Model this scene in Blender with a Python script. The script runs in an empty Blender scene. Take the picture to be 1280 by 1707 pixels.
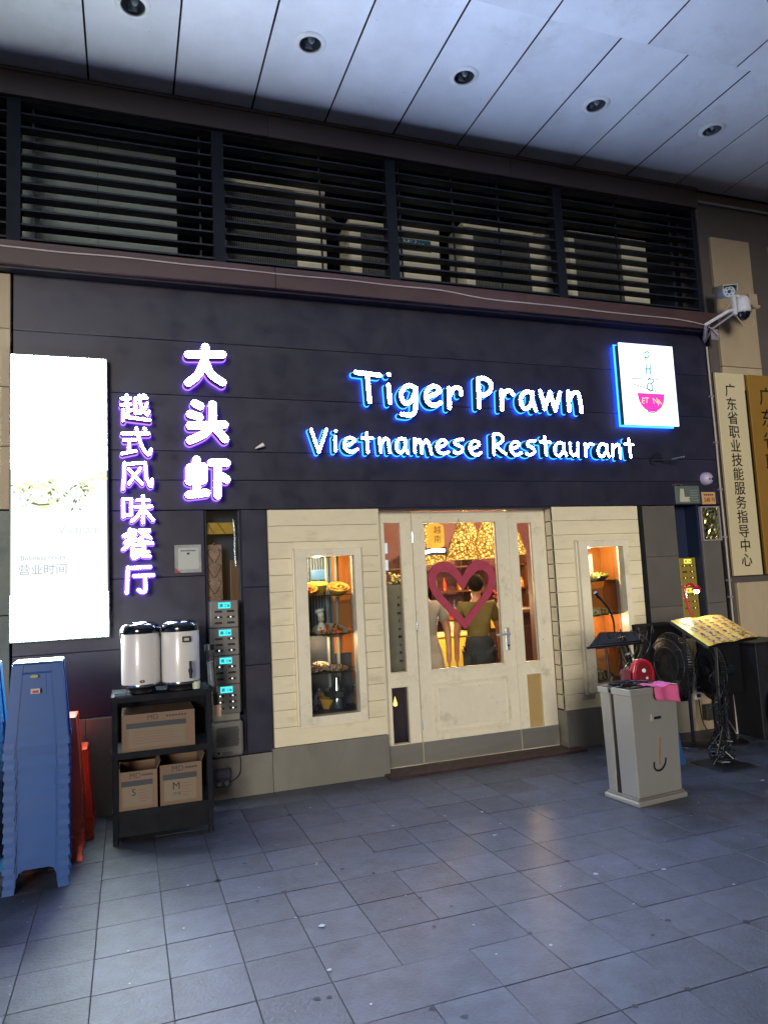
# Street front of a small restaurant at night, under a covered walkway (metres; wall in the plane y = 0)
WORLD_STRENGTH, SUN_STRENGTH, EXPOSURE = .015, 2.1, 0.0
SIGN, BOX, LANT = 190, 70, 3.2
import bpy, bmesh, math, random
from mathutils import Vector, Matrix, Euler
random.seed(11)
S = bpy.context.scene
COL = S.collection
R = math.radians

# ------------------------------------------------------------------ camera, sky, light, exposure
def make_camera():
    yaw, pitch, roll, F = 0.347051572, 0.09932971, -0.0483056573, 1192.65902
    f = Vector((math.sin(yaw)*math.cos(pitch), math.cos(yaw)*math.cos(pitch), math.sin(pitch)))
    r = Vector((math.cos(yaw), -math.sin(yaw), 0)); u = r.cross(f)
    r2 = r*math.cos(roll) + u*math.sin(roll); u2 = -r*math.sin(roll) + u*math.cos(roll)
    cd = bpy.data.cameras.new('camera'); cam = bpy.data.objects.new('camera', cd); COL.objects.link(cam)
    m = Matrix((r2, u2, -f)).transposed().to_4x4(); m.translation = Vector((0, -5.8445, 1.6))
    cam.matrix_world = m
    cd.sensor_fit = 'VERTICAL'; cd.sensor_height = 36; cd.lens = F/1707*36
    cd.clip_start = .05; cd.clip_end = 400
    S.camera = cam
make_camera()
SUN_ELEV, SUN_AZ = R(7), R(-158)          # street light falls from behind the viewer, a little from the left
W = bpy.data.worlds.new('World'); S.world = W; W.use_nodes = True
nt = W.node_tree; nt.nodes.clear()
sky = nt.nodes.new('ShaderNodeTexSky'); sky.sky_type = 'NISHITA'; sky.sun_disc = False
sky.sun_elevation = SUN_ELEV; sky.sun_rotation = SUN_AZ
bg = nt.nodes.new('ShaderNodeBackground'); bg.inputs[1].default_value = WORLD_STRENGTH
ow = nt.nodes.new('ShaderNodeOutputWorld')
nt.links.new(sky.outputs[0], bg.inputs[0]); nt.links.new(bg.outputs[0], ow.inputs[0])
sd = bpy.data.lights.new('street_light', 'SUN'); sd.energy = SUN_STRENGTH; sd.angle = R(16); sd.color = (1, .94, .85)
so = bpy.data.objects.new('street_light', sd); COL.objects.link(so)
sv = Vector((math.sin(SUN_AZ)*math.cos(SUN_ELEV), math.cos(SUN_AZ)*math.cos(SUN_ELEV), math.sin(SUN_ELEV)))
so.rotation_euler = sv.to_track_quat('Z', 'Y').to_euler(); so.location = (-6, -14, 8)
S.view_settings.view_transform = 'Standard'; S.view_settings.look = 'None'
S.view_settings.exposure = EXPOSURE; S.view_settings.gamma = 1; S.view_settings.use_curve_mapping = False
S.render.engine = 'CYCLES'
S.cycles.use_denoising = True; S.cycles.denoiser = 'OPENIMAGEDENOISE'; S.cycles.denoising_input_passes = 'RGB_ALBEDO_NORMAL'; S.cycles.denoising_prefilter = 'ACCURATE'; S.cycles.sample_clamp_indirect = 2; S.cycles.sample_clamp_direct = 0
S.cycles.max_bounces = 7; S.cycles.diffuse_bounces = 3; S.cycles.glossy_bounces = 3
S.cycles.transparent_max_bounces = 12; S.cycles.caustics_reflective = False; S.cycles.caustics_refractive = False

# ------------------------------------------------------------------ materials
def lin(h):
    h = h.lstrip('#'); c = [int(h[i:i+2], 16)/255 for i in (0, 2, 4)]
    return tuple(v/12.92 if v <= .04045 else ((v+.055)/1.055)**2.4 for v in c)
_M = {}
def mat(name, col=(.5, .5, .5), rough=.5, metal=0, ns=8, na=.15, bump=.0, spec=.5, coat=0, streak=None, sp=None, rvar=.12, alpha=1, dirt=None):
    if name in _M: return _M[name]
    m = bpy.data.materials.new(name); m.use_nodes = True; t = m.node_tree; b = t.nodes['Principled BSDF']
    rvar = min(rvar, rough-.29) if rough >= .29 else min(rvar, max(.0, .25-rough))
    if isinstance(col, str): col = lin(col)
    b.inputs['Metallic'].default_value = metal; b.inputs['Specular IOR Level'].default_value = spec
    b.inputs['Coat Weight'].default_value = coat; b.inputs['Alpha'].default_value = alpha
    tc = t.nodes.new('ShaderNodeTexCoord'); mp = t.nodes.new('ShaderNodeMapping')
    gi = t.nodes.new('ShaderNodeObjectInfo')
    t.links.new(tc.outputs['Object'], mp.inputs[0])
    vm = t.nodes.new('ShaderNodeVectorMath'); vm.operation = 'MULTIPLY_ADD'
    cb = t.nodes.new('ShaderNodeCombineXYZ')
    for i in range(3): t.links.new(gi.outputs['Random'], cb.inputs[i])
    vm.inputs[1].default_value = (13, 27, 7)
    t.links.new(cb.outputs[0], vm.inputs[0]); t.links.new(mp.outputs[0], vm.inputs[2])
    if streak: mp.inputs['Scale'].default_value = streak
    n = t.nodes.new('ShaderNodeTexNoise'); n.inputs['Scale'].default_value = ns; n.inputs['Detail'].default_value = 8
    n.inputs['Roughness'].default_value = .65
    t.links.new(vm.outputs[0], n.inputs['Vector'])
    n2 = t.nodes.new('ShaderNodeTexNoise'); n2.inputs['Scale'].default_value = ns*.17; n2.inputs['Detail'].default_value = 3
    t.links.new(vm.outputs[0], n2.inputs['Vector'])
    ad = t.nodes.new('ShaderNodeMath'); ad.operation = 'ADD'
    t.links.new(n.outputs[0], ad.inputs[0]); t.links.new(n2.outputs[0], ad.inputs[1])
    mr = t.nodes.new('ShaderNodeMapRange'); mr.inputs[1].default_value = .65; mr.inputs[2].default_value = 1.35
    mr.inputs[3].default_value = 1-na; mr.inputs[4].default_value = 1+na
    t.links.new(ad.outputs[0], mr.inputs[0])
    rm = t.nodes.new('ShaderNodeMapRange'); rm.inputs[3].default_value = 1-na*.5; rm.inputs[4].default_value = 1+na*.5
    t.links.new(gi.outputs['Random'], rm.inputs[0])
    mu = t.nodes.new('ShaderNodeMath'); mu.operation = 'MULTIPLY'
    t.links.new(mr.outputs[0], mu.inputs[0]); t.links.new(rm.outputs[0], mu.inputs[1])
    vs = t.nodes.new('ShaderNodeVectorMath'); vs.operation = 'SCALE'; vs.inputs[0].default_value = col
    t.links.new(mu.outputs[0], vs.inputs['Scale']); last = vs.outputs[0]
    if sp:                                    # small sharp specks (flecks, dirt): (scale, threshold, colour)
        v = t.nodes.new('ShaderNodeTexNoise'); v.inputs['Scale'].default_value = sp[0]; v.inputs['Detail'].default_value = 2
        t.links.new(vm.outputs[0], v.inputs['Vector'])
        cr = t.nodes.new('ShaderNodeMapRange'); cr.inputs[1].default_value = sp[1]; cr.inputs[2].default_value = sp[1]+.04
        t.links.new(v.outputs[0], cr.inputs[0])
        mx = t.nodes.new('ShaderNodeMix'); mx.data_type = 'RGBA'
        t.links.new(cr.outputs[0], mx.inputs[0]); t.links.new(last, mx.inputs[6]); mx.inputs[7].default_value = (*sp[2], 1)
        last = mx.outputs[2]
    if dirt:                                  # soft edged patches of wear or grime: (scale, threshold, softness, colour, strength)
        v = t.nodes.new('ShaderNodeTexNoise'); v.inputs['Scale'].default_value = dirt[0]; v.inputs['Detail'].default_value = 6; v.inputs['Roughness'].default_value = .7
        va = t.nodes.new('ShaderNodeVectorMath'); va.inputs[1].default_value = (5.2, 1.3, 9.1); t.links.new(vm.outputs[0], va.inputs[0])
        t.links.new(va.outputs[0], v.inputs['Vector'])
        cr = t.nodes.new('ShaderNodeMapRange'); cr.inputs[1].default_value = dirt[1]; cr.inputs[2].default_value = dirt[1]+dirt[2]; cr.inputs[4].default_value = dirt[4]
        t.links.new(v.outputs[0], cr.inputs[0])
        mx = t.nodes.new('ShaderNodeMix'); mx.data_type = 'RGBA'
        t.links.new(cr.outputs[0], mx.inputs[0]); t.links.new(last, mx.inputs[6]); mx.inputs[7].default_value = (*dirt[3], 1)
        last = mx.outputs[2]
    t.links.new(last, b.inputs['Base Color'])
    rr = t.nodes.new('ShaderNodeMapRange'); rr.inputs[1].default_value = .3; rr.inputs[2].default_value = .7
    rr.inputs[3].default_value = max(.02, rough-rvar); rr.inputs[4].default_value = min(1, rough+rvar)
    t.links.new(n.outputs[0], rr.inputs[0]); t.links.new(rr.outputs[0], b.inputs['Roughness'])
    if bump:
        bp = t.nodes.new('ShaderNodeBump'); bp.inputs['Strength'].default_value = bump; bp.inputs['Distance'].default_value = .004
        t.links.new(n.outputs[0], bp.inputs['Height']); t.links.new(bp.outputs[0], b.inputs['Normal'])
    _M[name] = m; return m
def emat(name, col, strength, var=0, scale=8, twoside=True):
    if name in _M: return _M[name]
    m = bpy.data.materials.new(name); m.use_nodes = True; t = m.node_tree; t.nodes.clear()
    e = t.nodes.new('ShaderNodeEmission'); o = t.nodes.new('ShaderNodeOutputMaterial')
    if isinstance(col, str): col = lin(col)
    e.inputs[0].default_value = (*col, 1); e.inputs[1].default_value = strength
    if var:
        tc = t.nodes.new('ShaderNodeTexCoord'); n = t.nodes.new('ShaderNodeTexNoise'); n.inputs['Scale'].default_value = scale
        mr = t.nodes.new('ShaderNodeMapRange'); mr.inputs[1].default_value = .35; mr.inputs[2].default_value = .65
        mr.inputs[3].default_value = strength*(1-var); mr.inputs[4].default_value = strength*(1+var)
        t.links.new(tc.outputs['Object'], n.inputs[0]); t.links.new(n.outputs[0], mr.inputs[0]); t.links.new(mr.outputs[0], e.inputs[1])
    t.links.new(e.outputs[0], o.inputs[0]); _M[name] = m; return m
def glass(name, tint=(.95, .97, .96), refl=.1, rough=.03):
    if name in _M: return _M[name]
    m = bpy.data.materials.new(name); m.use_nodes = True; t = m.node_tree; t.nodes.clear()
    tr = t.nodes.new('ShaderNodeBsdfTransparent'); tr.inputs[0].default_value = (*tint, 1)
    gl = t.nodes.new('ShaderNodeBsdfGlossy'); gl.inputs['Roughness'].default_value = rough
    fr = t.nodes.new('ShaderNodeFresnel'); fr.inputs[0].default_value = 1.45
    mm = t.nodes.new('ShaderNodeMath'); mm.operation = 'MULTIPLY_ADD'; mm.inputs[1].default_value = 1; mm.inputs[2].default_value = refl*.3
    mx = t.nodes.new('ShaderNodeMixShader'); o = t.nodes.new('ShaderNodeOutputMaterial')
    t.links.new(fr.outputs[0], mm.inputs[0]); t.links.new(mm.outputs[0], mx.inputs[0])
    t.links.new(tr.outputs[0], mx.inputs[1]); t.links.new(gl.outputs[0], mx.inputs[2]); t.links.new(mx.outputs[0], o.inputs[0])
    _M[name] = m; return m

# ------------------------------------------------------------------ mesh helpers
class MB:
    def __init__(s): s.v = []; s.f = []
    def add(s, vs, fs):
        o = len(s.v); s.v += [Vector(p) for p in vs]; s.f += [tuple(i+o for i in f) for f in fs]; return s
    def box(s, x0, x1, y0, y1, z0, z1, m=None):
        vs = [Vector((x, y, z)) for z in (z0, z1) for y in (y0, y1) for x in (x0, x1)]
        if m: vs = [m @ v for v in vs]
        return s.add(vs, [(0, 2, 3, 1), (4, 5, 7, 6), (0, 1, 5, 4), (2, 6, 7, 3), (0, 4, 6, 2), (1, 3, 7, 5)])
    def hexa(s, b, t):          # bottom 4, top 4 (counter-clockwise from above)
        return s.add(list(b)+list(t), [(3, 2, 1, 0), (4, 5, 6, 7), (0, 1, 5, 4), (1, 2, 6, 5), (2, 3, 7, 6), (3, 0, 4, 7)])
    def prism(s, poly, y0, y1):  # poly of (x,z), seen from -y, counter-clockwise
        n = len(poly)
        s.add([(x, y0, z) for x, z in poly]+[(x, y1, z) for x, z in poly],
              [tuple(range(n)), tuple(range(2*n-1, n-1, -1))]+[(i, i+n, (i+1) % n+n, (i+1) % n) for i in range(n)])
        return s
    def cyl(s, p0, p1, r0, r1=None, n=16, caps=True):
        p0, p1 = Vector(p0), Vector(p1); r1 = r0 if r1 is None else r1
        d = (p1-p0).normalized(); a = d.orthogonal().normalized(); b = d.cross(a)
        vs = [p+(a*math.cos(2*math.pi*i/n)+b*math.sin(2*math.pi*i/n))*r for p, r in ((p0, r0), (p1, r1)) for i in range(n)]
        fs = [(i, (i+1) % n, (i+1) % n+n, i+n) for i in range(n)]
        if caps: fs += [tuple(range(n-1, -1, -1)), tuple(range(n, 2*n))]
        return s.add(vs, fs)
    def tube(s, pts, r, n=8, sm=0, r2=None):
        pts = [Vector(p) for p in pts]
        if sm: pts = smooth_pts(pts, sm)
        rings = []; a = None
        for i, p in enumerate(pts):
            d = (pts[min(i+1, len(pts)-1)]-pts[max(i-1, 0)]).normalized()
            a = d.orthogonal().normalized() if a is None else (a-d*a.dot(d)).normalized()
            b = d.cross(a); rr = r if r2 is None else r+(r2-r)*i/(len(pts)-1)
            rings.append([p+(a*math.cos(2*math.pi*k/n)+b*math.sin(2*math.pi*k/n))*rr for k in range(n)])
        vs = [v for g in rings for v in g]
        fs = [(j*n+k, j*n+(k+1) % n, (j+1)*n+(k+1) % n, (j+1)*n+k) for j in range(len(rings)-1) for k in range(n)]
        fs += [tuple(range(n-1, -1, -1)), tuple(range(len(vs)-n, len(vs)))]
        return s.add(vs, fs)
    def lathe(s, prof, c=(0, 0, 0), n=24, m=None, sx=1, sy=1, a0=0, a1=2*math.pi):
        full = abs(a1-a0-2*math.pi) < 1e-6; k = n if full else n+1; vs = []
        for r, z in prof:
            for i in range(k):
                t = a0+(a1-a0)*i/n; p = Vector((r*math.cos(t)*sx, r*math.sin(t)*sy, z))
                if m: p = m @ p
                vs.append(p+Vector(c))
        fs = [(j*k+i, j*k+(i+1) % k, (j+1)*k+(i+1) % k, (j+1)*k+i) for j in range(len(prof)-1) for i in range(n)]
        return s.add(vs, fs)
    def ball(s, c, rx, ry=None, rz=None, n=12, h=8, m=None):
        ry = ry or rx; rz = rz or rx
        prof = [(math.sin(math.pi*j/h), -math.cos(math.pi*j/h)) for j in range(h+1)]
        M2 = Matrix.Diagonal((rx, ry, rz, 1)); M2 = (m @ M2) if m else M2
        return s.lathe([(max(r, 1e-4), z) for r, z in prof], c, n, M2)
    def quad(s, a, b, c, d): return s.add([a, b, c, d], [(0, 1, 2, 3)])
def smooth_pts(P, k):
    if len(P) < 3: return P
    out = []; Q = [P[0]*2-P[1]]+P+[P[-1]*2-P[-2]]
    for i in range(1, len(Q)-2):
        p0, p1, p2, p3 = Q[i-1:i+3]
        for j in range(k):
            t = j/k
            out.append(.5*((2*p1)+(p2-p0)*t+(2*p0-5*p1+4*p2-p3)*t*t+(3*p1-p0-3*p2+p3)*t**3))
    return out+[P[-1]]
ORG = {}
def org(o):
    return ORG.get(o.name, Vector((0, 0, 0))) if o else Vector((0, 0, 0))
def tag(o, label=None, cat=None, group=None, kind=None):
    for k, v in (('label', label), ('category', cat), ('group', group), ('kind', kind)):
        if v: o[k] = v
    return o
def thing(name, loc, label, cat, group=None, rz=0):
    o = bpy.data.objects.new(name, None); COL.objects.link(o); o.location = loc; o.rotation_euler = (0, 0, rz)
    o.empty_display_size = .1
    ORG[o.name] = Vector(loc); return tag(o, label, cat, group)
def build(name, mb, m, parent=None, smooth=False, bevel=0, seg=2, local=False, solid=0):
    v = mb.v
    if parent is not None:
        g = org(parent)
        if not local: v = [p-g for p in v]
        loc = Vector((0, 0, 0))
    else:
        xs = [p.x for p in v]; ys = [p.y for p in v]; zs = [p.z for p in v]
        loc = Vector(((min(xs)+max(xs))/2, (min(ys)+max(ys))/2, min(zs))); v = [p-loc for p in v]; g = loc
    me = bpy.data.meshes.new(name); me.from_pydata([tuple(p) for p in v], [], mb.f); me.update()
    o = bpy.data.objects.new(name, me); COL.objects.link(o); o.location = loc
    if m: me.materials.append(m)
    if parent is not None: o.parent = parent
    ORG[o.name] = g
    if smooth:
        for p in me.polygons: p.use_smooth = True
        me.set_sharp_from_angle(angle=R(40))
    if solid:
        md = o.modifiers.new('s', 'SOLIDIFY'); md.thickness = solid; md.offset = 0
    if bevel:
        md = o.modifiers.new('b', 'BEVEL'); md.width = bevel; md.segments = seg; md.limit_method = 'ANGLE'; md.angle_limit = R(35)
        md.harden_normals = False
    return o
def same(o, loc=None, parent=None):              # another object with the same mesh
    c = o.copy(); COL.objects.link(c)
    if parent is not None: c.parent = parent
    if loc is not None: c.location = loc
    ORG[c.name] = ORG.get(o.name, Vector()); return c
def copy_tree(o, parent=None):
    c = o.copy(); COL.objects.link(c); c.parent = parent
    for ch in list(KIDS.get(o.name, [])):
        copy_tree(ch, c)
    return c
KIDS = {}
def note_kids(o):
    KIDS[o.name] = [c for c in bpy.data.objects if c.parent == o]
    for c in KIDS[o.name]: note_kids(c)
def text(name, body, c, size, m, parent=None, ext=.001, M3=None, align='CENTER', sx=1, local=False, bold=0):
    cu = bpy.data.curves.new(name, 'FONT'); cu.body = body; cu.size = size; cu.extrude = ext; cu.align_x = align; cu.align_y = 'CENTER'
    cu.resolution_u = 3; cu.offset = bold
    t = bpy.data.objects.new(name, cu); COL.objects.link(t)
    me = bpy.data.meshes.new_from_object(t); bpy.data.objects.remove(t); bpy.data.curves.remove(cu)
    M3 = M3 or Matrix.Rotation(R(90), 4, 'X')
    mb = MB(); g = Vector(c)
    mb.v = [g+(M3 @ Vector((v.co.x*sx, v.co.y, v.co.z))) for v in me.vertices]; mb.f = [tuple(p.vertices) for p in me.polygons]
    bpy.data.meshes.remove(me)
    return build(name, mb, m, parent, local=local)
def point(name, loc, col, e, r=.03, parent=None):
    l = bpy.data.lights.new(name, 'POINT'); l.energy = e; l.color = col; l.shadow_soft_size = r
    o = bpy.data.objects.new(name, l); COL.objects.link(o); o.location = loc; return o

# letters drawn as round-ended strokes of one width
def stroke(mb, pts, r, y0, y1):
    P = [Vector((x, z)) for x, z in pts]
    P = smooth_pts(P, 6)
    if len(P) < 2: return
    L, Rr = [], []
    for i, p in enumerate(P):
        d = (P[min(i+1, len(P)-1)]-P[max(i-1, 0)])
        d = d.normalized() if d.length > 1e-6 else Vector((1, 0)); n = Vector((-d.y, d.x))
        L.append(p+n*r); Rr.append(p-n*r)
    d0 = (P[0]-P[1]).normalized(); d1 = (P[-1]-P[-2]).normalized()
    def cap(c, d):
        a = math.atan2(d.y, d.x)
        return [c+Vector((math.cos(a+t), math.sin(a+t)))*r for t in (-1.2, -.8, -.4, 0, .4, .8, 1.2)]
    c1 = cap(P[-1], d1); c0 = cap(P[0], d0)
    m = len(P)
    vs2 = L+Rr; fs = [(i+1, i, m+i, m+i+1) for i in range(m-1)]
    b = len(vs2); vs2 += c1; fs.append(tuple([2*m-1]+list(range(b, b+7))+[m-1]))
    b = len(vs2); vs2 += c0; fs.append(tuple([0]+list(range(b, b+7))+[m]))
    outline = list(range(m, 2*m))+list(range(2*m, 2*m+7))+list(range(m-1, -1, -1))+list(range(2*m+7, 2*m+14))
    n = len(vs2); vs = [(p.x, y0, p.y) for p in vs2]+[(p.x, y1, p.y) for p in vs2]
    F = list(fs)+[tuple(i+n for i in reversed(f)) for f in fs]
    k = len(outline)
    F += [(outline[i], outline[i]+n, outline[(i+1) % k]+n, outline[(i+1) % k]) for i in range(k)]
    mb.add(vs, F)
GLYPHS = {'tiger':[('T',[[(1.872,3.421),(2.091,3.406)],[(1.977,3.404),(1.988,3.167)]]),('i',[[(2.168,3.322),(2.175,3.166)],[(2.174,3.418),(2.176,3.414)]]),('g',[[(2.423,3.307),(2.378,3.328),(2.323,3.311),(2.283,3.249),(2.297,3.184),(2.334,3.163),(2.385,3.202),(2.422,3.283)],[(2.423,3.311),(2.418,3.19),(2.404,3.096),(2.358,3.062),(2.28,3.066)]]),('e',[[(2.525,3.227),(2.608,3.259),(2.655,3.294),(2.632,3.329),(2.582,3.33),(2.534,3.288),(2.517,3.227),(2.547,3.171),(2.602,3.16),(2.659,3.185)]]),('r',[[(2.748,3.322),(2.744,3.141)],[(2.755,3.261),(2.794,3.32),(2.841,3.331),(2.865,3.304),(2.865,3.27)]]),('P',[[(3.05,3.426),(3.042,3.159)],[(3.055,3.431),(3.119,3.429),(3.175,3.393),(3.165,3.32),(3.108,3.278),(3.053,3.276)]]),('r',[[(3.283,3.325),(3.276,3.149)],[(3.284,3.257),(3.326,3.317),(3.376,3.327),(3.401,3.296)]]),('a',[[(3.603,3.318),(3.546,3.327),(3.487,3.275),(3.484,3.206),(3.522,3.163),(3.574,3.19),(3.607,3.251)],[(3.612,3.321),(3.608,3.241),(3.635,3.153)]]),('w',[[(3.698,3.339),(3.735,3.171)],[(3.735,3.171),(3.803,3.334)],[(3.803,3.334),(3.848,3.161)],[(3.848,3.161),(3.914,3.334)]]),('n',[[(4.008,3.349),(4.004,3.166)],[(4.016,3.268),(4.065,3.336),(4.118,3.339),(4.136,3.273),(4.143,3.156)]])],'viet':[('V',[[(1.459,2.908),(1.519,2.719)],[(1.519,2.719),(1.594,2.912)]]),('i',[[(1.664,2.85),(1.664,2.73)],[(1.671,2.902),(1.672,2.899)]]),('e',[[(1.747,2.776),(1.802,2.794),(1.836,2.824),(1.804,2.847),(1.762,2.834),(1.741,2.781),(1.763,2.735),(1.811,2.724),(1.857,2.748)]]),('t',[[(1.947,2.892),(1.951,2.721)],[(1.905,2.846),(1.994,2.846)]]),('n',[[(2.06,2.847),(2.068,2.725)],[(2.073,2.794),(2.108,2.843),(2.137,2.837),(2.146,2.784),(2.152,2.724)]]),('a',[[(2.295,2.844),(2.251,2.848),(2.214,2.803),(2.22,2.743),(2.257,2.726),(2.298,2.774)],[(2.298,2.844),(2.298,2.774),(2.316,2.721)]]),('m',[[(2.385,2.849),(2.385,2.728)],[(2.388,2.788),(2.421,2.84),(2.442,2.826),(2.449,2.723)],[(2.456,2.79),(2.495,2.839),(2.516,2.821),(2.53,2.773),(2.54,2.718)]]),('e',[[(2.602,2.774),(2.663,2.794),(2.692,2.825),(2.66,2.845),(2.616,2.824),(2.596,2.78),(2.62,2.732),(2.665,2.723),(2.706,2.739)]]),('s',[[(2.855,2.857),(2.793,2.846),(2.778,2.815),(2.837,2.785),(2.841,2.748),(2.799,2.725),(2.762,2.737)]]),('e',[[(2.932,2.768),(2.988,2.788),(3.018,2.82),(2.978,2.844),(2.935,2.818),(2.921,2.768),(2.949,2.725),(2.99,2.715),(3.033,2.739)]]),('R',[[(3.169,2.905),(3.163,2.722)],[(3.17,2.908),(3.226,2.913),(3.266,2.876),(3.234,2.831),(3.177,2.81)],[(3.19,2.804),(3.236,2.761),(3.283,2.73)]]),('e',[[(3.351,2.776),(3.402,2.796),(3.433,2.825),(3.399,2.847),(3.357,2.827),(3.339,2.775),(3.369,2.731),(3.404,2.722),(3.449,2.745)]]),('s',[[(3.603,2.858),(3.536,2.85),(3.519,2.817),(3.579,2.786),(3.587,2.748),(3.541,2.724),(3.503,2.734)]]),('t',[[(3.713,2.899),(3.714,2.727)],[(3.661,2.853),(3.764,2.848)]]),('a',[[(3.913,2.834),(3.861,2.847),(3.816,2.804),(3.818,2.739),(3.866,2.724),(3.908,2.773)],[(3.917,2.835),(3.915,2.773),(3.937,2.725)]]),('u',[[(3.987,2.847),(3.986,2.768),(4.017,2.726),(4.066,2.762)],[(4.074,2.846),(4.067,2.719)]]),('r',[[(4.155,2.843),(4.155,2.72)],[(4.161,2.79),(4.204,2.841),(4.247,2.836)]]),('a',[[(4.4,2.835),(4.345,2.843),(4.302,2.8),(4.304,2.74),(4.35,2.723),(4.389,2.768)],[(4.405,2.835),(4.401,2.768),(4.421,2.719)]]),('n',[[(4.472,2.841),(4.464,2.725)],[(4.474,2.796),(4.52,2.842),(4.547,2.825),(4.552,2.764),(4.552,2.71)]]),('t',[[(4.668,2.902),(4.677,2.718)],[(4.617,2.849),(4.714,2.846)]])],'big':[('da',[[(0.479,3.489),(0.748,3.506)],[(0.614,3.559),(0.603,3.45),(0.553,3.331),(0.474,3.258)],[(0.611,3.434),(0.656,3.337),(0.742,3.275)]]),('tou',[[(0.522,3.092),(0.563,3.072)],[(0.484,3.005),(0.554,2.983)],[(0.482,2.911),(0.749,2.927)],[(0.658,3.089),(0.655,2.957),(0.598,2.857),(0.48,2.793)],[(0.669,2.908),(0.751,2.809)]]),('xia',[[(0.476,2.578),(0.576,2.585)],[(0.475,2.573),(0.473,2.466)],[(0.576,2.585),(0.573,2.477)],[(0.466,2.469),(0.573,2.477)],[(0.526,2.638),(0.52,2.373)],[(0.463,2.361),(0.594,2.376)],[(0.639,2.615),(0.757,2.616)],[(0.686,2.607),(0.68,2.357)],[(0.715,2.51),(0.753,2.483)]])],'small':[('yue',[[(-0.024,3.108),(0.04,3.111)],[(0.014,3.136),(0.013,3.061)],[(-0.027,3.058),(0.042,3.065)],[(-0.013,3.02),(-0.015,2.936)],[(0.02,3.056),(0.02,2.967)],[(0.022,3.014),(0.051,3.018)],[(-0.009,2.971),(0.018,2.962),(0.179,2.945)],[(0.077,3.116),(0.159,3.12)],[(0.077,3.114),(0.076,2.999)],[(0.076,2.994),(0.106,3.015)],[(0.105,3.137),(0.114,3.065),(0.139,3.011),(0.161,2.987),(0.176,3.012)],[(0.16,3.077),(0.143,3.031),(0.11,2.995)],[(0.136,3.139),(0.15,3.129)]]),('shi',[[(-0.024,2.835),(0.171,2.84)],[(0.081,2.882),(0.099,2.806),(0.125,2.727),(0.166,2.674),(0.185,2.716)],[(0.137,2.879),(0.148,2.869)],[(-0.011,2.784),(0.073,2.788)],[(0.027,2.784),(0.024,2.691)],[(-0.026,2.678),(0.074,2.702)]]),('feng',[[(-0.009,2.607),(-0.012,2.51),(-0.022,2.408)],[(-0.004,2.598),(0.138,2.611)],[(0.142,2.609),(0.15,2.496),(0.181,2.427),(0.189,2.481)],[(0.105,2.567),(0.021,2.447)],[(0.022,2.559),(0.117,2.447)]]),('wei',[[(-0.022,2.331),(-0.021,2.194)],[(-0.02,2.329),(0.038,2.328)],[(0.036,2.328),(0.035,2.211)],[(-0.019,2.204),(0.036,2.211)],[(0.078,2.32),(0.163,2.32)],[(0.063,2.269),(0.182,2.271)],[(0.122,2.353),(0.119,2.148)],[(0.113,2.251),(0.077,2.195),(0.038,2.16)],[(0.13,2.248),(0.192,2.168)]]),('can',[[(0.025,2.099),(0.022,2.064)],[(0.027,2.089),(0.066,2.088)],[(-0.02,2.052),(0.023,2.074)],[(-0.013,2.044),(0.065,2.063),(0.022,2.023),(-0.012,1.999)],[(0.027,2.049),(0.036,2.038)],[(0.094,2.09),(0.162,2.089)],[(0.162,2.089),(0.137,2.056),(0.098,2.027)],[(0.099,2.077),(0.171,2.03)],[(0.06,2.027),(0.017,1.983),(-0.026,1.949)],[(0.06,2.022),(0.117,2.001),(0.185,1.989)],[(0.045,1.987),(0.044,1.887),(0.082,1.895)],[(0.05,1.982),(0.126,1.97)],[(0.126,1.97),(0.126,1.934)],[(0.049,1.937),(0.126,1.934)],[(0.068,1.916),(0.121,1.894),(0.164,1.89)],[(0.155,1.926),(0.116,1.904)]]),('ting',[[(0.012,1.807),(0.167,1.811)],[(0.008,1.812),(-0.004,1.623)],[(0.052,1.746),(0.188,1.747)],[(0.128,1.74),(0.129,1.637),(0.107,1.623),(0.081,1.639)]])]}
# ------------------------------------------------------------------ materials of the place
granite = mat('granite_paving', '#484c57', .47, ns=60, na=.4, bump=.9, sp=(260, .70, lin('#767a84')), rvar=.12, spec=.6, dirt=(2.6, .5, .16, lin('#2e3036'), .6))
grout = mat('joint_dirt', '#15171b', .9, ns=30)
ceil_m = mat('ceiling_panel_metal', '#d9dadb', .38, ns=3, na=.13, sp=(38, .76, lin('#6a6c70')), rvar=.08, dirt=(1.6, .55, .2, lin('#a9a99f'), .5))
ceil_gap = mat('ceiling_void', '#14161c', .9)
navy = mat('dark_cladding', '#242436', .42, ns=5, na=.16, bump=.1, rvar=.12, dirt=(1.8, .5, .25, lin('#383742'), .5))
brown = mat('brown_beam_paint', '#463336', .5, ns=9, na=.25, bump=.15, streak=(.4, 1, 1))
louv = mat('louvre_paint', '#161d2c', .6, ns=9, na=.2)
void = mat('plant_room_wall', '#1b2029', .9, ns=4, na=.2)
cream = mat('cream_wood_paint', '#e0d6b8', .42, ns=9, na=.06, bump=.1, streak=(1, 1, 3), rvar=.1, dirt=(2.2, .56, .16, lin('#b0a688'), .5))
cream_frame = mat('cream_frame_paint', '#e2dac3', .4, ns=20, na=.07, bump=.1, rvar=.12, dirt=(3.5, .57, .12, lin('#aaa084'), .5), sp=(30, .77, lin('#8d8266')))
cream_dk = mat('joint_backing_paint', '#b0a684', .9)  # darker cream of the backing seen in the board joints
beige = mat('beige_stone', '#a8987f', .55, ns=7, na=.12, bump=.1, streak=(1, 1, .35))
plinth = mat('plinth_stone', '#8d8a80', .36, metal=.4, ns=5, na=.1, streak=(1, 1, .5), rvar=.05, dirt=(3, .52, .15, lin('#6c685c'), .5))
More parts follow.
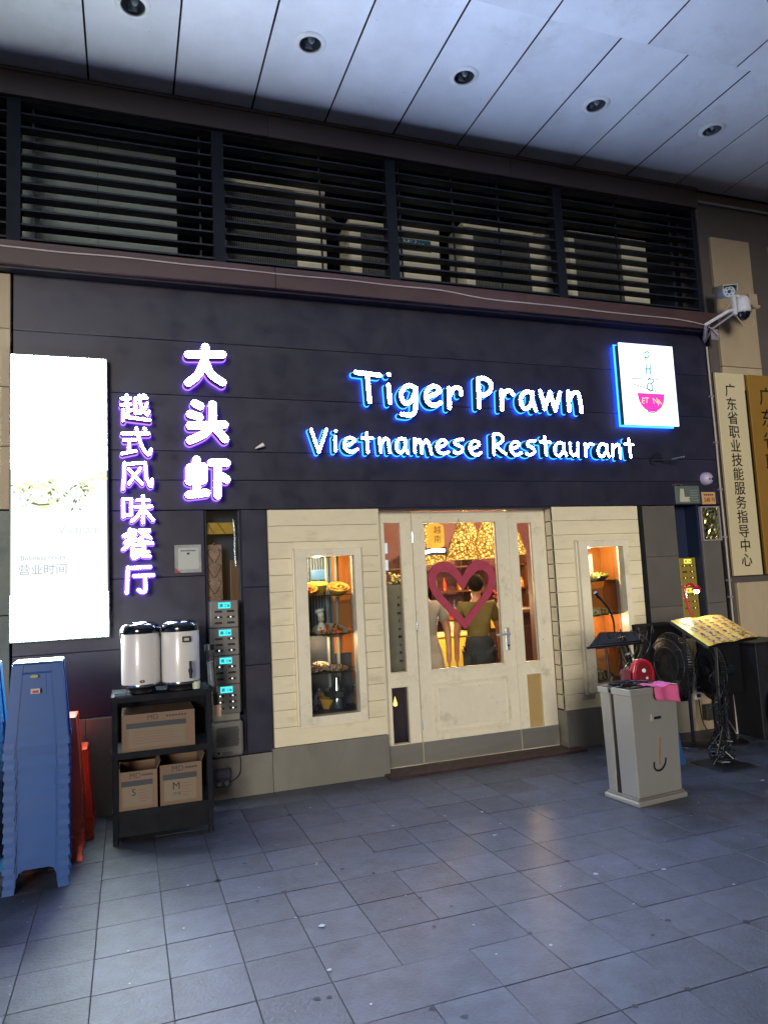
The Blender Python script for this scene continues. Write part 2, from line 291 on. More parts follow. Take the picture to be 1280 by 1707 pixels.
steel = mat('brushed_steel', '#b3b0a6', .33, metal=.75, ns=8, na=.06, streak=(.3, 1, 2), rvar=.04)
steel_v = mat('brushed_steel_upright', '#cfccc2', .32, metal=.7, ns=4, na=.04, rvar=.03)
greytile = mat('grey_wall_tile', '#5f5b58', .45, ns=6, na=.12, bump=.06)
black = mat('black_paint', '#0e1015', .5, ns=20, na=.25)
blackpl = mat('black_plastic', '#17181b', .35, ns=15, na=.2)
blackcl = mat('black_cloth', '#0c0d12', .9, ns=60, na=.3, bump=.5, spec=.2)
white_pl = mat('white_plastic', '#dcdcd8', .35, ns=12, na=.06)
gold = mat('brass_sheet', '#d3c7a2', .36, metal=.15, ns=3, na=.05, streak=(1, 1, .3))
gold_amber_glow = mat('amber_glow_brass', '#a9803c', .33, metal=.35, ns=3, na=.12, streak=(1, 1, .4))  # amber lamp glow on the second board is mixed into its colour
ink = mat('black_lettering', '#17130f', .5)
pane = glass('window_glass')

# ------------------------------------------------------------------ ground
gmb = MB(); gmb.quad((-60, -60, -.03), (60, -60, -.03), (60, 60, -.03), (-60, 60, -.03))
ground = build('ground', gmb, mat('street_asphalt', '#3a3c40', .8, ns=3, na=.2, bump=.3)); tag(ground, kind='structure')
fmb = MB().box(-9, 14, -8.5, .02, -.028, -.008)
floor = build('floor', fmb, grout); tag(floor, kind='structure')
PX, PY, X0, Y0 = .307, .3145, -.157, -.017
def inview(x, y):
    poly = [(-1.3, .1), (-1.05, -2.0), (-.75, -3.0), (2.1, -4.15), (2.5, -4.0), (5.0, -1.8), (6.6, .1)]
    c = False; j = len(poly)-1
    for i in range(len(poly)):
        (xi, yi), (xj, yj) = poly[i], poly[j]
        if (yi > y) != (yj > y) and x < (xj-xi)*(y-yi)/(yj-yi)+xi: c = not c
        j = i
    return c
rnd = random.Random(5)
def tile_geo(mb, w, d, cx, cy, cz, tx, ty, ch=.0012):
    hw, hd = w/2, d/2
    def P(x, y, z): return (cx+x, cy+y, cz+z+x*tx+y*ty)
    b = [P(-hw, -hd, -.012), P(hw, -hd, -.012), P(hw, hd, -.012), P(-hw, hd, -.012)]
    m = [P(-hw, -hd, -ch), P(hw, -hd, -ch), P(hw, hd, -ch), P(-hw, hd, -ch)]
    t = [P(-hw+ch, -hd+ch, 0), P(hw-ch, -hd+ch, 0), P(hw-ch, hd-ch, 0), P(-hw+ch, hd-ch, 0)]
    mb.add(b+m+t, [(i, (i+1) % 4, 4+(i+1) % 4, 4+i) for i in range(4)]+[(4+i, 4+(i+1) % 4, 8+(i+1) % 4, 8+i) for i in range(4)]+[(8, 9, 10, 11)])
tmeshes = {}
far = MB(); taken = set()
for j in range(0, 27):
    for i in range(-28, 46):
        if (i, j) in taken: continue
        span = 2 if rnd.random() < .09 else 1
        if span == 2: taken.add((i+1, j))
        cx = X0+PX*(i+span/2)+.0; cy = Y0-PY*(j+.5)
        w = PX*span-.0032; d = PY-.0032
        tx, ty = rnd.uniform(-.0035, .0035), rnd.uniform(-.0035, .0035); dz = rnd.uniform(-.0012, .0012)
        if inview(cx, cy):
            if span not in tmeshes:
                q = MB(); tile_geo(q, w, d, 0, 0, 0, 0, 0)
                o = build('tile', q, granite, floor, local=True); tmeshes[span] = o
            else: o = same(tmeshes[span], parent=floor)
            g = org(floor); o.location = Vector((cx, cy, dz))-g; o.rotation_euler = (ty, -tx, rnd.uniform(-.004, .004))
        else: tile_geo(far, w, d, cx, cy, dz, tx, ty)
tag(build('paving_beyond', far, granite, floor), kind='stuff')
# chewing gum and stains trodden into the slabs, worn corners at the joints
gum = MB()
for k in range(70):
    x, y = rnd.uniform(-.7, 4.6), rnd.uniform(-3.7, -.4); r = rnd.uniform(.006, .016); n = 9
    if k > 34: x = X0+PX*rnd.randint(-1, 15)+rnd.uniform(-.006, .006); y = Y0-PY*rnd.randint(2, 12)+rnd.uniform(-.006, .006); r = rnd.uniform(.008, .02)
    ps = [(x+math.cos(6.28*q/n)*r*rnd.uniform(.6, 1.2), y+math.sin(6.28*q/n)*r*rnd.uniform(.6, 1.1), .0034) for q in range(n)]
    gum.add(ps, [tuple(range(n))])
tag(build('gum_spots', gum, mat('trodden_gum', '#23252b', .6), floor), kind='stuff')
# scraps of paper, grit and leaves dropped on the paving
lit = MB()
for k in range(90):
    x, y = rnd.uniform(-.6, 4.5), rnd.uniform(-3.6, -.5)
    r = rnd.uniform(.003, .009) if rnd.random() < .88 else rnd.uniform(.012, .02)
    a = rnd.uniform(0, 6); n = rnd.randint(4, 6)
    ps = [(x+math.cos(a+6.28*q/n)*r*rnd.uniform(.4, 1.2), y+math.sin(a+6.28*q/n)*r*rnd.uniform(.4, 1), .004+rnd.uniform(0, .003)) for q in range(n)]
    lit.add(ps, [tuple(range(n))])
tag(build('litter', lit, mat('paper_scrap', '#b9bcc2', .8)), kind='stuff', label='tiny pale scraps of litter scattered over the grey paving')

# ------------------------------------------------------------------ ceiling of the covered walk
cz = 5.75
cl = build('ceiling', MB().box(-9, 14, -7.2, .9, cz+.16, cz+.3), ceil_gap); tag(cl, kind='structure')
def cpanel(x0, x1, y0, y1, z):
    mb = MB(); hx = [x for x in (.086, 1.371, 2.677, 3.979, 5.296) if x0 < x < x1 and z == cz]
    if hx:                                    # a panel with the round cut-out of its downlight
        hx, hy, r, s = hx[0], -.905, .1, .13
        for a, b, c, d in ((x0+.008, x1-.008, y0, hy-s), (x0+.007, x1-.007, hy+s, y1), (x0+.007, hx-s, hy-s, hy+s), (hx+s, x1-.007, hy-s, hy+s)):
            mb.quad((a, c, z), (a, d, z), (b, d, z), (b, c, z))
        n = 32; ring = []
        for k in range(n):
            t_ = 2*math.pi*k/n+math.pi/n*0; c_, s_ = math.cos(t_), math.sin(t_); m_ = max(abs(c_), abs(s_))
            ring.append(((hx+r*c_, hy+r*s_, z), (hx+s*c_/m_, hy+s*s_/m_, z), (hx+r*c_, hy+r*s_, z+.02)))
        for k in range(n):
            a, b = ring[k], ring[(k+1) % n]; mb.quad(a[0], b[0], b[1], a[1]); mb.quad(a[0], a[2], b[2], b[0])
        return build('ceiling_panel', mb, ceil_m, cl)
    mb.box(x0+.008, x1-.008, y0, y1, z, z+.004)
    return build('ceiling_panel', mb, ceil_m, cl)
for k in range(-4, 14):
    a = -.245+.6545*k; cpanel(a, a+.6545, -1.643, -.0, cz)
for k in range(-4, 10):
    a = 3.018+.905*(k-3); cpanel(a, a+.905, -4.6, -1.65, cz-.012)
tag(build('ceiling_panels_beyond', MB().box(-9, 14, -7.2, -4.62, cz, cz+.02), ceil_m, cl), kind='stuff')
bulb_off = mat('unlit_lamp_glass', '#8b8f95', .2, ns=5)
chrome = mat('lamp_reflector', '#9aa1a8', .16, metal=.9, ns=6, na=.3)
def downlight(x, label):
    t = thing('downlight', (x, -.905, cz), label, 'ceiling light', 'unlit downlights in the ceiling')
    rim = MB().lathe([(.082, -.001), (.086, -.012), (.116, -.007), (.124, .0), (.124, .003)], (x, -.905, cz), 32)
    build('rim', rim, white_pl, t, smooth=True)
    ref = MB().lathe([(.083, -.004), (.078, .03), (.06, .09), (.035, .12), (.001, .125)], (x, -.905, cz), 28)
    build('reflector', ref, mat('dark_reflector', '#83898d', .33, metal=.7, ns=9, na=.4), t, smooth=True)
    b = MB().ball((x+.012, -.9, cz+.055), .028, .028, .05, 12, 8)
    build('bulb', b, bulb_off, t, smooth=True)
    c = MB().box(x-.03, x+.03, -.862, -.845, cz+.0, cz+.05)
    build('spring_clip', c, chrome, t)
for x, l in zip((.086, 1.371, 2.677, 3.979, 5.296), (
    'round unlit downlight in the ceiling, leftmost, cut by the photo\'s top edge', 'round unlit downlight in the ceiling, second from the left',
    'round unlit downlight in the ceiling, middle of the row of five', 'round unlit downlight in the ceiling, second from the right',
    'round unlit downlight in the ceiling, rightmost, above the beige wall panels')): downlight(x, l)

# ------------------------------------------------------------------ shop front: dark cladding
fac = thing('shop_front', (2.5, 0, 0), 'dark navy clad restaurant front with cream timber bays and grey stone base', 'building')
build('core_wall', MB().box(-.79, .59, .03, .12, 0, 4.2).box(.87, 1.09, .03, .12, 0, 4.2).box(.59, .87, .03, .12, 2.26, 4.2)
      .box(1.09, 5.27, .03, .12, 2.26, 4.2).box(5.27, 5.9, .03, .12, 2.26, 4.2), navy, fac)
def board(x0, x1, z0, z1, m=navy, name='cladding_board', y0=0., y1=.03, bev=.003):
    return build(name, MB().box(x0+.002, x1-.002, y0, y1, z0+.0012, z1-.0012), m, fac, bevel=bev, seg=1)
zs = [2.255, 2.495, 2.73, 3.187, 3.638, 4.1, 4.3]
xs = [-.79, 5.89]
for a, b in zip(zs[:-1], zs[1:]):
    for c, d in zip(xs[:-1], xs[1:]):
        board(c, d, a, b)
for a, b in ((.715, 1.2), (1.2, 1.73), (1.73, 2.253)):
    board(-.79, .585, a, b)
for a, b in ((.315, 1.0), (1.0, 1.62), (1.62, 2.253)):
    board(.875, 1.085, a, b)
board(.585, .875, .315, .62)
# stone base
def stone(x0, x1, z0, z1, y0=-.022, y1=.03, m=plinth, name='plinth_slab'):
    return build(name, MB().box(x0+.0015, x1-.0015, y0, y1, z0, z1-.001), m, fac, bevel=.002, seg=1)
for a, b in ((-.79, -.3), (-.3, .17), (.17, .59)): stone(a, b, 0, .712)
stone(.591, 1.07, 0, .312); stone(1.07, 2.055, 0, .335)
# cream timber bays of horizontal boards
def bay(x0, x1, zt, zb, hole, y0=-.012, fudge=.0):
    z = zt; hgt = .1355; k = 0; zz = [zt]
    while z-hgt > zb+.05: z -= hgt; zz.append(z)
    zz.append(zb)
    for a, b in zip(zz[1:], zz[:-1]):
        hx0, hx1, hz0, hz1 = hole
        segs = [(x0, x1)]
        if b > hz0 and a < hz1:
            segs = [(x0, hx0), (hx1, x1)]
            if b > hz1+.02: segs.append((hx0, hx1, hz1, b))
            if a < hz0-.02: segs.append((hx0, hx1, a, hz0))
        for sg in segs:
            s0, s1 = sg[:2]; aa, bb = (a+.0012, b-.0012) if len(sg) == 2 else (max(sg[2], a+.0012), min(sg[3], b-.0012))
            o_ = rnd.uniform(-.0012, .0012)
            build('timber_board', MB().box(s0, s1, y0+o_, y0+.03, aa, bb), cream, fac, bevel=.003, seg=2)
bay(1.092, 2.055, 2.248, .336, (1.30, 1.862, .5, 1.925))
bay(3.80, 4.79, 2.248, .345, (4.03, 4.60, .5, 1.905))
build('timber_backing', MB().box(1.092, 1.33, .02, .05, .336, 2.248).box(1.84, 2.055, .02, .05, .336, 2.248)
      .box(1.33, 1.84, .02, .05, .336, .54).box(1.33, 1.84, .02, .05, 1.88, 2.248)
      .box(3.815, 4.06, .02, .05, .345, 2.248).box(4.57, 4.79, .02, .05, .345, 2.248).box(4.06, 4.57, .02, .05, .345, .54).box(4.06, 4.57, .02, .05, 1.88, 2.248), cream_dk, fac)
# return of the right bay towards the door
z = 2.248
while z > .36:
    a = max(z-.1355, .345)
    build('timber_board', MB().box(3.80, 3.815, -.0125, .115, a+.004, z-.004), cream, fac, bevel=.003, seg=1); z = a if a > .346 else 0
for a, b in ((3.80, 4.3), (4.3, 4.80)): stone(a, b, 0, .343)
stone(3.795, 3.81, 0, .343, -.024, .12)
build('bay_side', MB().box(2.04, 2.056, -.012, .115, 0, 2.248), cream, fac)
# right end: black upright and grey tiles
build('black_upright', MB().box(4.802, 4.852, -.01, .03, 0, 2.252), black, fac)
for a, b in ((1.735, 2.248), (1.235, 1.735), (.36, 1.235)):
    board(4.855, 5.268, a, b, greytile, 'wall_tile')
stone(4.855, 5.268, 0, .358)
for a, b in ((1.24, 1.88), (.92, 1.24)):
    board(5.585, 5.83, a, b, greytile, 'wall_tile')
build('door_head', MB().box(2.056, 3.80, -.002, .12, 2.236, 2.254), navy, fac)
# lower wall behind the fans
creamtile = mat('cream_wall_panel', '#b0a887', .4, ns=10, na=.1)
board(5.27, 5.55, .63, .90, creamtile, 'wall_tile'); board(5.55, 5.83, .63, .915, creamtile, 'wall_tile')
stone(5.27, 5.83, 0, .36, m=beige); board(5.27, 5.83, .362, .628, mat('maroon_wall', '#4a3236', .5), 'wall_tile')
build('recess_lining', MB().box(5.27, 5.60, .2, .24, .9, 2.26).box(5.27, 5.29, .03, .2, .9, 2.26).box(5.57, 5.60, .03, .2, .9, 2.26), mat('deep_blue_recess', '#16233f', .5), fac)
build('recess_lining', MB().box(.585, .875, .3, .34, .62, 2.26).box(.585, .6, .03, .3, .62, 2.26).box(.86, .875, .03, .3, .62, 2.26), mat('deep_blue_recess', '#16233f', .5), fac)

# brown ledge under the louvres and brown beam above them
led = MB()
for a, b in ((-3, 1.2), (1.2, 3.6), (3.6, 5.93)):
    build('fascia_beam', MB().box(a+.0015, b-.0015, -.15, .05, 4.098, 4.245).box(a+.002, b-.002, -.138, .05, 4.245, 4.285), brown, fac, bevel=.005)
    build('upper_beam', MB().box(a+.0015, b-.0015, -.03, .1, 5.52, 5.715).box(a+.002, b-.002, -.045, .1, 5.715, 5.745), mat('dark_brown_beam', '#4a4142', .55, ns=6, na=.2), fac, bevel=.004)
build('ledge_soffit', MB().box(-3, 5.93, -.1, .0, 4.08, 4.097), navy, fac)

# ------------------------------------------------------------------ louvre screen and what stands behind it
lv = thing('louvre_screen', (2.5, .03, 4.29), 'long dark metal louvre screen under the ceiling with air conditioners behind', 'louvre screen')
slat0 = None
posts = (-.79, .767, 2.339, 4.14, 5.9)
zsl = [4.375+.1135*k for k in range(11)]
for a, b in ((-3.0, -.79), (-.79, .767), (.767, 2.339), (2.339, 4.14), (4.14, 5.9)):
    base = None
    for zc in zsl:
        if base is None:
            mb = MB(); M0 = Matrix.Translation((0, .055, zc)) @ Matrix.Rotation(R(-9), 4, 'X')
            mb.box(a+.05, b-.05, -.040, .040, -.008, .008, M0); base = build('slat', mb, louv, lv); z0_ = zc
        else: same(base, (rnd.uniform(-.004, .004), 0, zc-z0_+rnd.uniform(-.003, .003)), lv)
for x in posts:
    build('post', MB().box(x-.05, x+.05, .008, .12, 4.29, 5.52), mat('louvre_post_paint', '#141a27', .75, ns=9, na=.2, spec=.25), lv, bevel=.004)
for x in (-.66, .62, 1.68, 2.45, 3.0, 3.5, 4.9, 5.62):
    build('mullion', MB().box(x-.008, x+.008, .09, .105, 4.29, 5.52), louv, lv)
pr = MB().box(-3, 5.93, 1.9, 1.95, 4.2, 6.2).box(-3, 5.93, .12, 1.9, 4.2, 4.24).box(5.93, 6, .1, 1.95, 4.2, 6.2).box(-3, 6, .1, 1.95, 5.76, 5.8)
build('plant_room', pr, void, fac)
acm = mat('air_conditioner_paint', '#f0ecd2', .45, ns=8, na=.1, streak=(1, 1, .4))
acg = mat('air_conditioner_grille', '#3c4046', .5)
def ac(x0, x1, z1, gx0, gx1, label, badge=None, y=.38):
    t = thing('air_conditioner', ((x0+x1)/2, y, 4.26), label, 'air conditioner', 'air conditioners behind the louvres')
    z0 = 4.26
    build('casing', MB().box(x0, x1, y+.02, y+.36, z0, z1), acm, t, bevel=.01)
    build('front_panel', MB().box(gx1, x1-.005, y, y+.02, z0+.01, z1-.07).box(x0+.004, gx0, y, y+.02, z0+.01, z1-.07).box(x0, x1, y-.004, y+.02, z1-.066, z1), acm, t, bevel=.003)
    build('grille_shadow', MB().box(gx0, gx1, y+.012, y+.0195, z0+.01, z1-.075), mat('fan_opening_shade', '#14171b', .8), t)  # dark sheet stands for the shade behind the grille wires
    g = MB(); n = int((gx1-gx0)/.0165)
    for k in range(n):
        x = gx0+.0165*k+.008; g.box(x, x+.006, y+.0, y+.011, z0+.01, z1-.075)
    tag(build('grille', g, mat('grille_wire', '#74766f', .5), t), kind='stuff')
    if False: f = MB().lathe([(.05, 0), (.17, -.004), (.18, 0), (.17, .004)], ((gx0+gx1)/2, y-.004, (z0+z1)/2), 24, Matrix.Rotation(R(90), 4, 'X'))
    if badge: badge(t, y)
def b_midea(t, y):
    build('badge', MB().box(2.50, 2.88, y-.006, y-.001, 4.845, 4.965), mat('teal_badge', '#1f5b66', .4), t)
    text('badge_lettering', 'Midea', (2.70, y-.008, 4.915), .098, mat('badge_white', '#dfe8e8', .4), t)
def b_sm(word, x, z):
    def f(t, y): text('badge_lettering', word, (x, y-.006, z), .05, mat('badge_dark', '#2b3138', .4), t)
    return f
ac(.87, 1.81, 5.365, .88, 1.52, 'cream air conditioner behind the louvres, leftmost and largest of four')
ac(2.04, 2.98, 5.11, 2.15, 2.47, 'cream air conditioner behind the louvres with a teal MIDEA badge', b_midea)
ac(3.25, 4.31, 5.235, 3.36, 4.02, 'cream air conditioner behind the louvres, third, above the word Prawn', b_sm('GREE', 4.12, 5.2))
ac(4.50, 5.53, 5.29, 4.58, 5.19, 'cream air conditioner behind the louvres, rightmost, above the menu logo sign')
sh = MB().box(-.82, -.2, .40, .42, 4.3, 5.61).box(-.196, .45, .40, .42, 4.3, 5.61)
tag(build('translucent_sheet', sh, mat('greenish_sheet', '#8a9690', .4, ns=5, na=.2, streak=(1, 1, .6))), 'big grey green sheet standing behind the left louvres', 'panel')
tag(build('drain_pipe', MB().tube([(-3, .7, 5.2), (.7, .7, 5.18), (1.9, .75, 5.3), (2.2, .8, 5.15)], .02, 8), mat('pale_pipe', '#9aa08c', .5)), 'thin pale pipe running behind the louvres above the air conditioners', 'pipe')
tag(build('tube_lamp', MB().box(1.5, 1.75, .9, .94, 6.0, 6.03), white_pl), 'small unlit white tube lamp high behind the louvres', 'lamp') if False else None
cable = mat('white_cable', '#b7a8aa', .5)
cp = [(-3, -.16, 4.225)]+[(-.9+.45*k, -.157, 4.222+rnd.uniform(-.006, .006)-(0.004*k if k > 8 else 0)) for k in range(15)]+[(5.75, -.17, 4.12), (5.86, -.2, 4.02)]
tag(build('cable', MB().tube(cp, .0055, 6, sm=4), cable), 'thin pale cable running along the brown beam above the signs', 'cable')

# ------------------------------------------------------------------ walls on both sides
lw = thing('left_pier', (-1.5, 0, 0), 'beige stone tiled pier at the left edge above a dark teal base', 'wall')
build('core', MB().box(-3.2, -.80, .02, .3, 0, 4.3), mat('pier_joint', '#3f3c38', .8), lw)
for a, b in ((2.27, 2.74), (2.74, 3.19), (3.19, 3.64), (3.64, 4.07)):
    for c, d in ((-2.9, -2.2), (-2.2, -1.5), (-1.5, -.803)):
        build('stone_tile', MB().box(c+.002, d-.002, -.02, .02, a+.002, b-.002), beige, lw, bevel=.003, seg=1)
for a, b in ((0, .71), (.71, 1.5), (1.5, 2.265)):
    build('stone_tile', MB().box(-2.9, -.803, -.01, .02, a+.002, b-.002), mat('teal_stone', '#3b4a49', .4, ns=6, na=.2), lw, bevel=.003, seg=1)
rw = thing('right_wall', (7.5, 0, 0), 'brown grey wall with beige stone panels beside the restaurant', 'wall')
wallg = mat('brown_grey_render', '#57514f', .5, ns=5, na=.12)
build('core', MB().box(5.93, 12, .03, .3, 0, 5.75), wallg, rw)
build('end_return', MB().box(5.905, 5.93, -.01, .3, 0, 5.75), wallg, rw)
build('cornice_trim', MB().box(5.95, 12, -.01, .03, 5.60, 5.625), mat('pale_trim', '#8b8790', .4), rw)
for c, d in ((6.07, 6.625), (6.93, 7.6), (7.9, 8.5)):
    for a, b in ((3.76, 5.22), (3.5, 3.755)):
        build('stone_panel', MB().box(c, d, -.012, .03, a, b), beige, rw, bevel=.006)
for c, d in ((5.98, 6.72), (6.74, 7.6)):
    for a, b in ((.62, 1.43), (.02, .6)):
        build('stone_panel', MB().box(c, d, -.012, .03, a, b), beige, rw, bevel=.006)
# ------------------------------------------------------------------ illuminated signs
white_glow = emat('sign_face_white', (.44, .60, 1), SIGN)
violet_white = emat('sign_face_violet_white', (.52, .56, 1), SIGN*.7)
blue_rim = emat('sign_rim_blue', (.06, .45, 1), 2.2)
blue_back = emat('sign_backlight_blue', (.0, .06, 1), 30); violet_back = emat('sign_backlight_violet', (.16, .04, 1), 20)
violet_rim = emat('sign_rim_violet', (.50, .22, 1), 1.5)
sign_side = mat('sign_side_acrylic', '#20264a', .3)
def sign(key, y, r, label, group, face, rim):
    gl = GLYPHS[key]
    allx = [p[0] for n, st in gl for q in st for p in q]; allz = [p[1] for n, st in gl for q in st for p in q]
    t = thing('illuminated_sign', (sum(allx)/len(allx), -.02, min(allz)), label, 'sign', group)
    for name, sts in gl:
        f = MB(); b = MB(); g = MB(); h = MB(); rim_ = MB()
        for k, pts in enumerate(sts):
            if len(pts) == 2 and abs(pts[0][0]-pts[1][0])+abs(pts[0][1]-pts[1][1]) < .012:
                pts = [pts[0], (pts[0][0]+.004, pts[0][1])]
            e = .0007*k
            stroke(f, pts, r-.0052, -.1232-e, -.1222-e); stroke(rim_, pts, r, -.1218-e, -.1205-e); stroke(b, pts, r*.98, -.1195+e, -.034-e); stroke(g, pts, r+.007, -.031+e, -.024+e); stroke(h, pts, r+.004, -.0225+e, -.0215+e)
        fo = build('letter', f, face, t); build('letter_edge', rim_, emat('letter_edge_glow', (.75, .86, 1), .95), fo); build('letter_body', b, sign_side, fo); build('letter_rim', g, rim, fo); build('letter_backlight', h, blue_back if rim == blue_rim else violet_back, fo)
    return t
sign('tiger', 0, .0205, 'white glowing letters reading Tiger Prawn with blue edge light', 'lit signs on the dark fascia', white_glow, blue_rim)
sign('viet', 0, .014, 'smaller white glowing letters reading Vietnamese Restaurant with blue edge light', 'lit signs on the dark fascia', white_glow, blue_rim)
sign('big', 0, .033, 'three large glowing violet white Chinese characters set vertically above the recess', 'lit signs on the dark fascia', violet_white, violet_rim)
sign('small', 0, .0135, 'column of six small glowing violet white Chinese characters beside the bright lightbox', 'lit signs on the dark fascia', violet_white, violet_rim)

# menu logo light box
t = thing('logo_lightbox', (4.98, -.02, 3.05), 'white glowing square sign with a pink soup bowl and chopsticks', 'sign')
lx0, lx1, lz0, lz1 = 4.652, 5.315, 3.05, 3.885
build('light_panel', MB().box(lx0, lx1, -.115, -.10, lz0, lz1), emat('logo_white', (.88, .96, 1), 1.9), t)
build('case', MB().box(lx0+.012, lx1-.012, -.0995, -.032, lz0+.012, lz1-.012), sign_side, t)
build('edge_light', MB().box(lx0-.006, lx1+.006, -.031, -.024, lz0-.006, lz1+.006), blue_rim, t); build('backlight', MB().box(lx0-.002, lx1+.002, -.0225, -.0215, lz0-.002, lz1+.002), blue_back, t)
teal = mat('teal_print', '#2f8f8a', .5); pink = emat('pink_print', (.95, .06, .55), 1.1); thin = mat('brown_print', '#4a3a30', .5)
yb = -.1165
def st(name, strokes, r, m, y=yb):
    g = MB()
    for k, q in enumerate(strokes): stroke(g, q, r, y-.0012-.0002*k, y)
    return build(name, g, m, t)
tealE = emat('teal_print_lit', (.05, .42, .40), .9)
st('lettering', [[(4.955, 3.72), (4.96, 3.80)], [(4.958, 3.80), (5.0, 3.81), (5.01, 3.775), (4.985, 3.752), (4.958, 3.75)]], .006, tealE)
st('lettering', [[(4.955, 3.58), (4.962, 3.68)], [(5.005, 3.58), (5.012, 3.68)], [(4.958, 3.63), (5.008, 3.632)]], .0065, tealE)
st('lettering', [[(4.985, 3.40), (4.955, 3.43), (4.965, 3.475), (4.995, 3.485), (5.02, 3.455), (5.01, 3.41), (4.985, 3.40)], [(5.01, 3.485), (5.035, 3.50), (5.03, 3.52)], [(4.975, 3.515), (4.99, 3.535), (5.0, 3.525)]], .006, tealE)
st('chopstick_print', [[(4.77, 3.52), (5.10, 3.528)]], .0035, emat('chopstick_print', (.16, .1, .08), .5), yb-.002)
st('chopstick_print', [[(4.77, 3.468), (5.09, 3.39)]], .0035, emat('chopstick_print', (.16, .1, .08), .5), yb-.002)
bowl = [(4.825, 3.375)]+[(4.99+.162*math.cos(a), 3.355+.168*math.sin(a)) for a in [math.pi*1.02+math.pi*.96*k/16 for k in range(17)]]+[(5.155, 3.375)]
build('bowl_print', MB().prism(bowl, yb-.0045, yb-.0025), pink, t)
yl = emat('yellow_print', (1, .62, .25), 1.6)
for ch, x, z, a in (('E', 4.885, 3.295, 14), ('T', 4.93, 3.30, 6), ('N', 5.035, 3.30, -6), ('A', 5.085, 3.285, -16)):
    text('lettering', ch, (x, yb-.006, z), .085, yl, t, ext=.0004, M3=Matrix.Rotation(R(90), 4, 'X') @ Matrix.Rotation(R(-a), 4, 'Z'))
st('bowl_base_print', [[(4.93, 3.192), (4.985, 3.178), (5.045, 3.192)]], .004, emat('bowl_base_print', (.12, .02, .2), .5), yb-.0055)

# tall advertising light box at the left
t = thing('advertising_lightbox', (-.46, -.04, 1.31), 'tall bright white advertising lightbox with faint salad picture and business hours', 'lightbox')
ax0, ax1, az0, az1 = -.787, -.137, 1.312, 3.42
build('frame', MB().box(ax0-.012, ax1+.012, -.075, .0, az0-.012, az1+.012), mat('lightbox_frame', '#5d6462', .4, metal=.5), t, bevel=.004)
bright = emat('lightbox_white', (.86, 1, .93), BOX); printed = emat('lightbox_printed_film', (.96, 1, .98), 1.25)
for a, b, m_ in ((az0, 1.64, bright), (1.64, 2.56, printed), (2.56, az1, bright)): build('light_panel', MB().box(ax0, ax1, -.084, -.076, a, b), m_, t)
fx = emat('washed_out_print', (.80, .85, .84), 1.0)
fx2 = emat('grey_print', (.45, .50, .55), 1.0)
text('lettering', 'Vietnam', (-.33, -.0852, 2.105), .088, fx, t, ext=.0004)
text('lettering', 'Business hours', (-.575, -.0852, 1.905), .05, fx2, t, ext=.0004)
text('lettering', '营业时间', (-.575, -.0852, 1.815), .082, fx2, t, ext=.0004)
text('lettering', ':00      21:00', (-.345, -.0852, 1.705), .05, fx, t, ext=.0004)
lf = MB(); lf2 = MB(); rr = random.Random(3)
for k in range(80):
    a = rr.uniform(0, 6.28)
    cx, cz2 = (-.56+rr.gauss(0, .11), 2.37+rr.gauss(0, .055)) if k < 56 else (-.30+rr.gauss(0, .03), 2.42+rr.gauss(0, .04))
    L = rr.uniform(.005, .02); w = L*rr.uniform(.2, .5)
    q = [(cx+math.cos(a)*L, cz2+math.sin(a)*L), (cx-math.sin(a)*w, cz2+math.cos(a)*w), (cx-math.cos(a)*L, cz2-math.sin(a)*L), (cx+math.sin(a)*w, cz2-math.cos(a)*w)]
    (lf if k % 3 else lf2).prism(q, -.0862-.00012*k, -.0848)
lf.prism([(-.655, 2.302), (-.60, 2.288), (-.53, 2.294), (-.535, 2.304), (-.60, 2.299), (-.64, 2.315)], -.094, -.0848)
tag(build('leaf_print', lf, emat('olive_print', (.22, .30, .06), .9), t), kind='stuff'); tag(build('leaf_print', lf2, emat('lime_print', (.72, .85, .30), 1.0), t), kind='stuff')
lf3 = MB()
for k in range(26):
    cx, cz2 = rr.choice(((-.68, 2.43), (-.55, 2.44), (-.56, 2.30), (-.30, 2.45), (-.15, 2.52)))
    cx += rr.gauss(0, .035); cz2 += rr.gauss(0, .022)
    lf3.prism([(cx+.022*math.cos(a*.785), cz2+.012*math.sin(a*.785)) for a in range(8)], -.0846-.0001*k, -.0842)
tag(build('leaf_print', lf3, emat('pale_lime_print', (.93, 1.0, .62), 1.05), t), kind='stuff')
build('lock', MB().cyl((-.22, -.085, 1.298), (-.22, -.07, 1.298), .009, n=10), chrome, t)

# brass name boards on the right wall
def nameboard(x0, x1, chars, zc0, pitch, size, m, label, cx):
    t = thing('name_board', ((x0+x1)/2, -.02, 1.5), label, 'sign board', 'brass name boards on the right wall')
    build('plate', MB().box(x0, x1, -.05, -.02, 1.502, 3.668), m, t, bevel=.004)
    build('edge_frame', MB().box(x0-.004, x1+.004, -.02, .0, 1.498, 3.672), mat('dark_bronze', '#4b3a22', .35, metal=.7), t)
    for k, ch in enumerate(chars):
        text('lettering', ch, (cx, -.0515, zc0-pitch*k), size, ink, t, ext=.0012, bold=.001)
nameboard(5.915, 6.305, '广东省职业技能服务指导中心', 3.47, .1515, .15, gold, 'pale brass vertical board with black characters, left of two name boards', 6.10)
nameboard(6.36, 6.82, '广东省职业培', 3.42, .245, .21, gold_amber_glow, 'amber glow tinted vertical board with larger characters, cut by the right edge', 6.60)

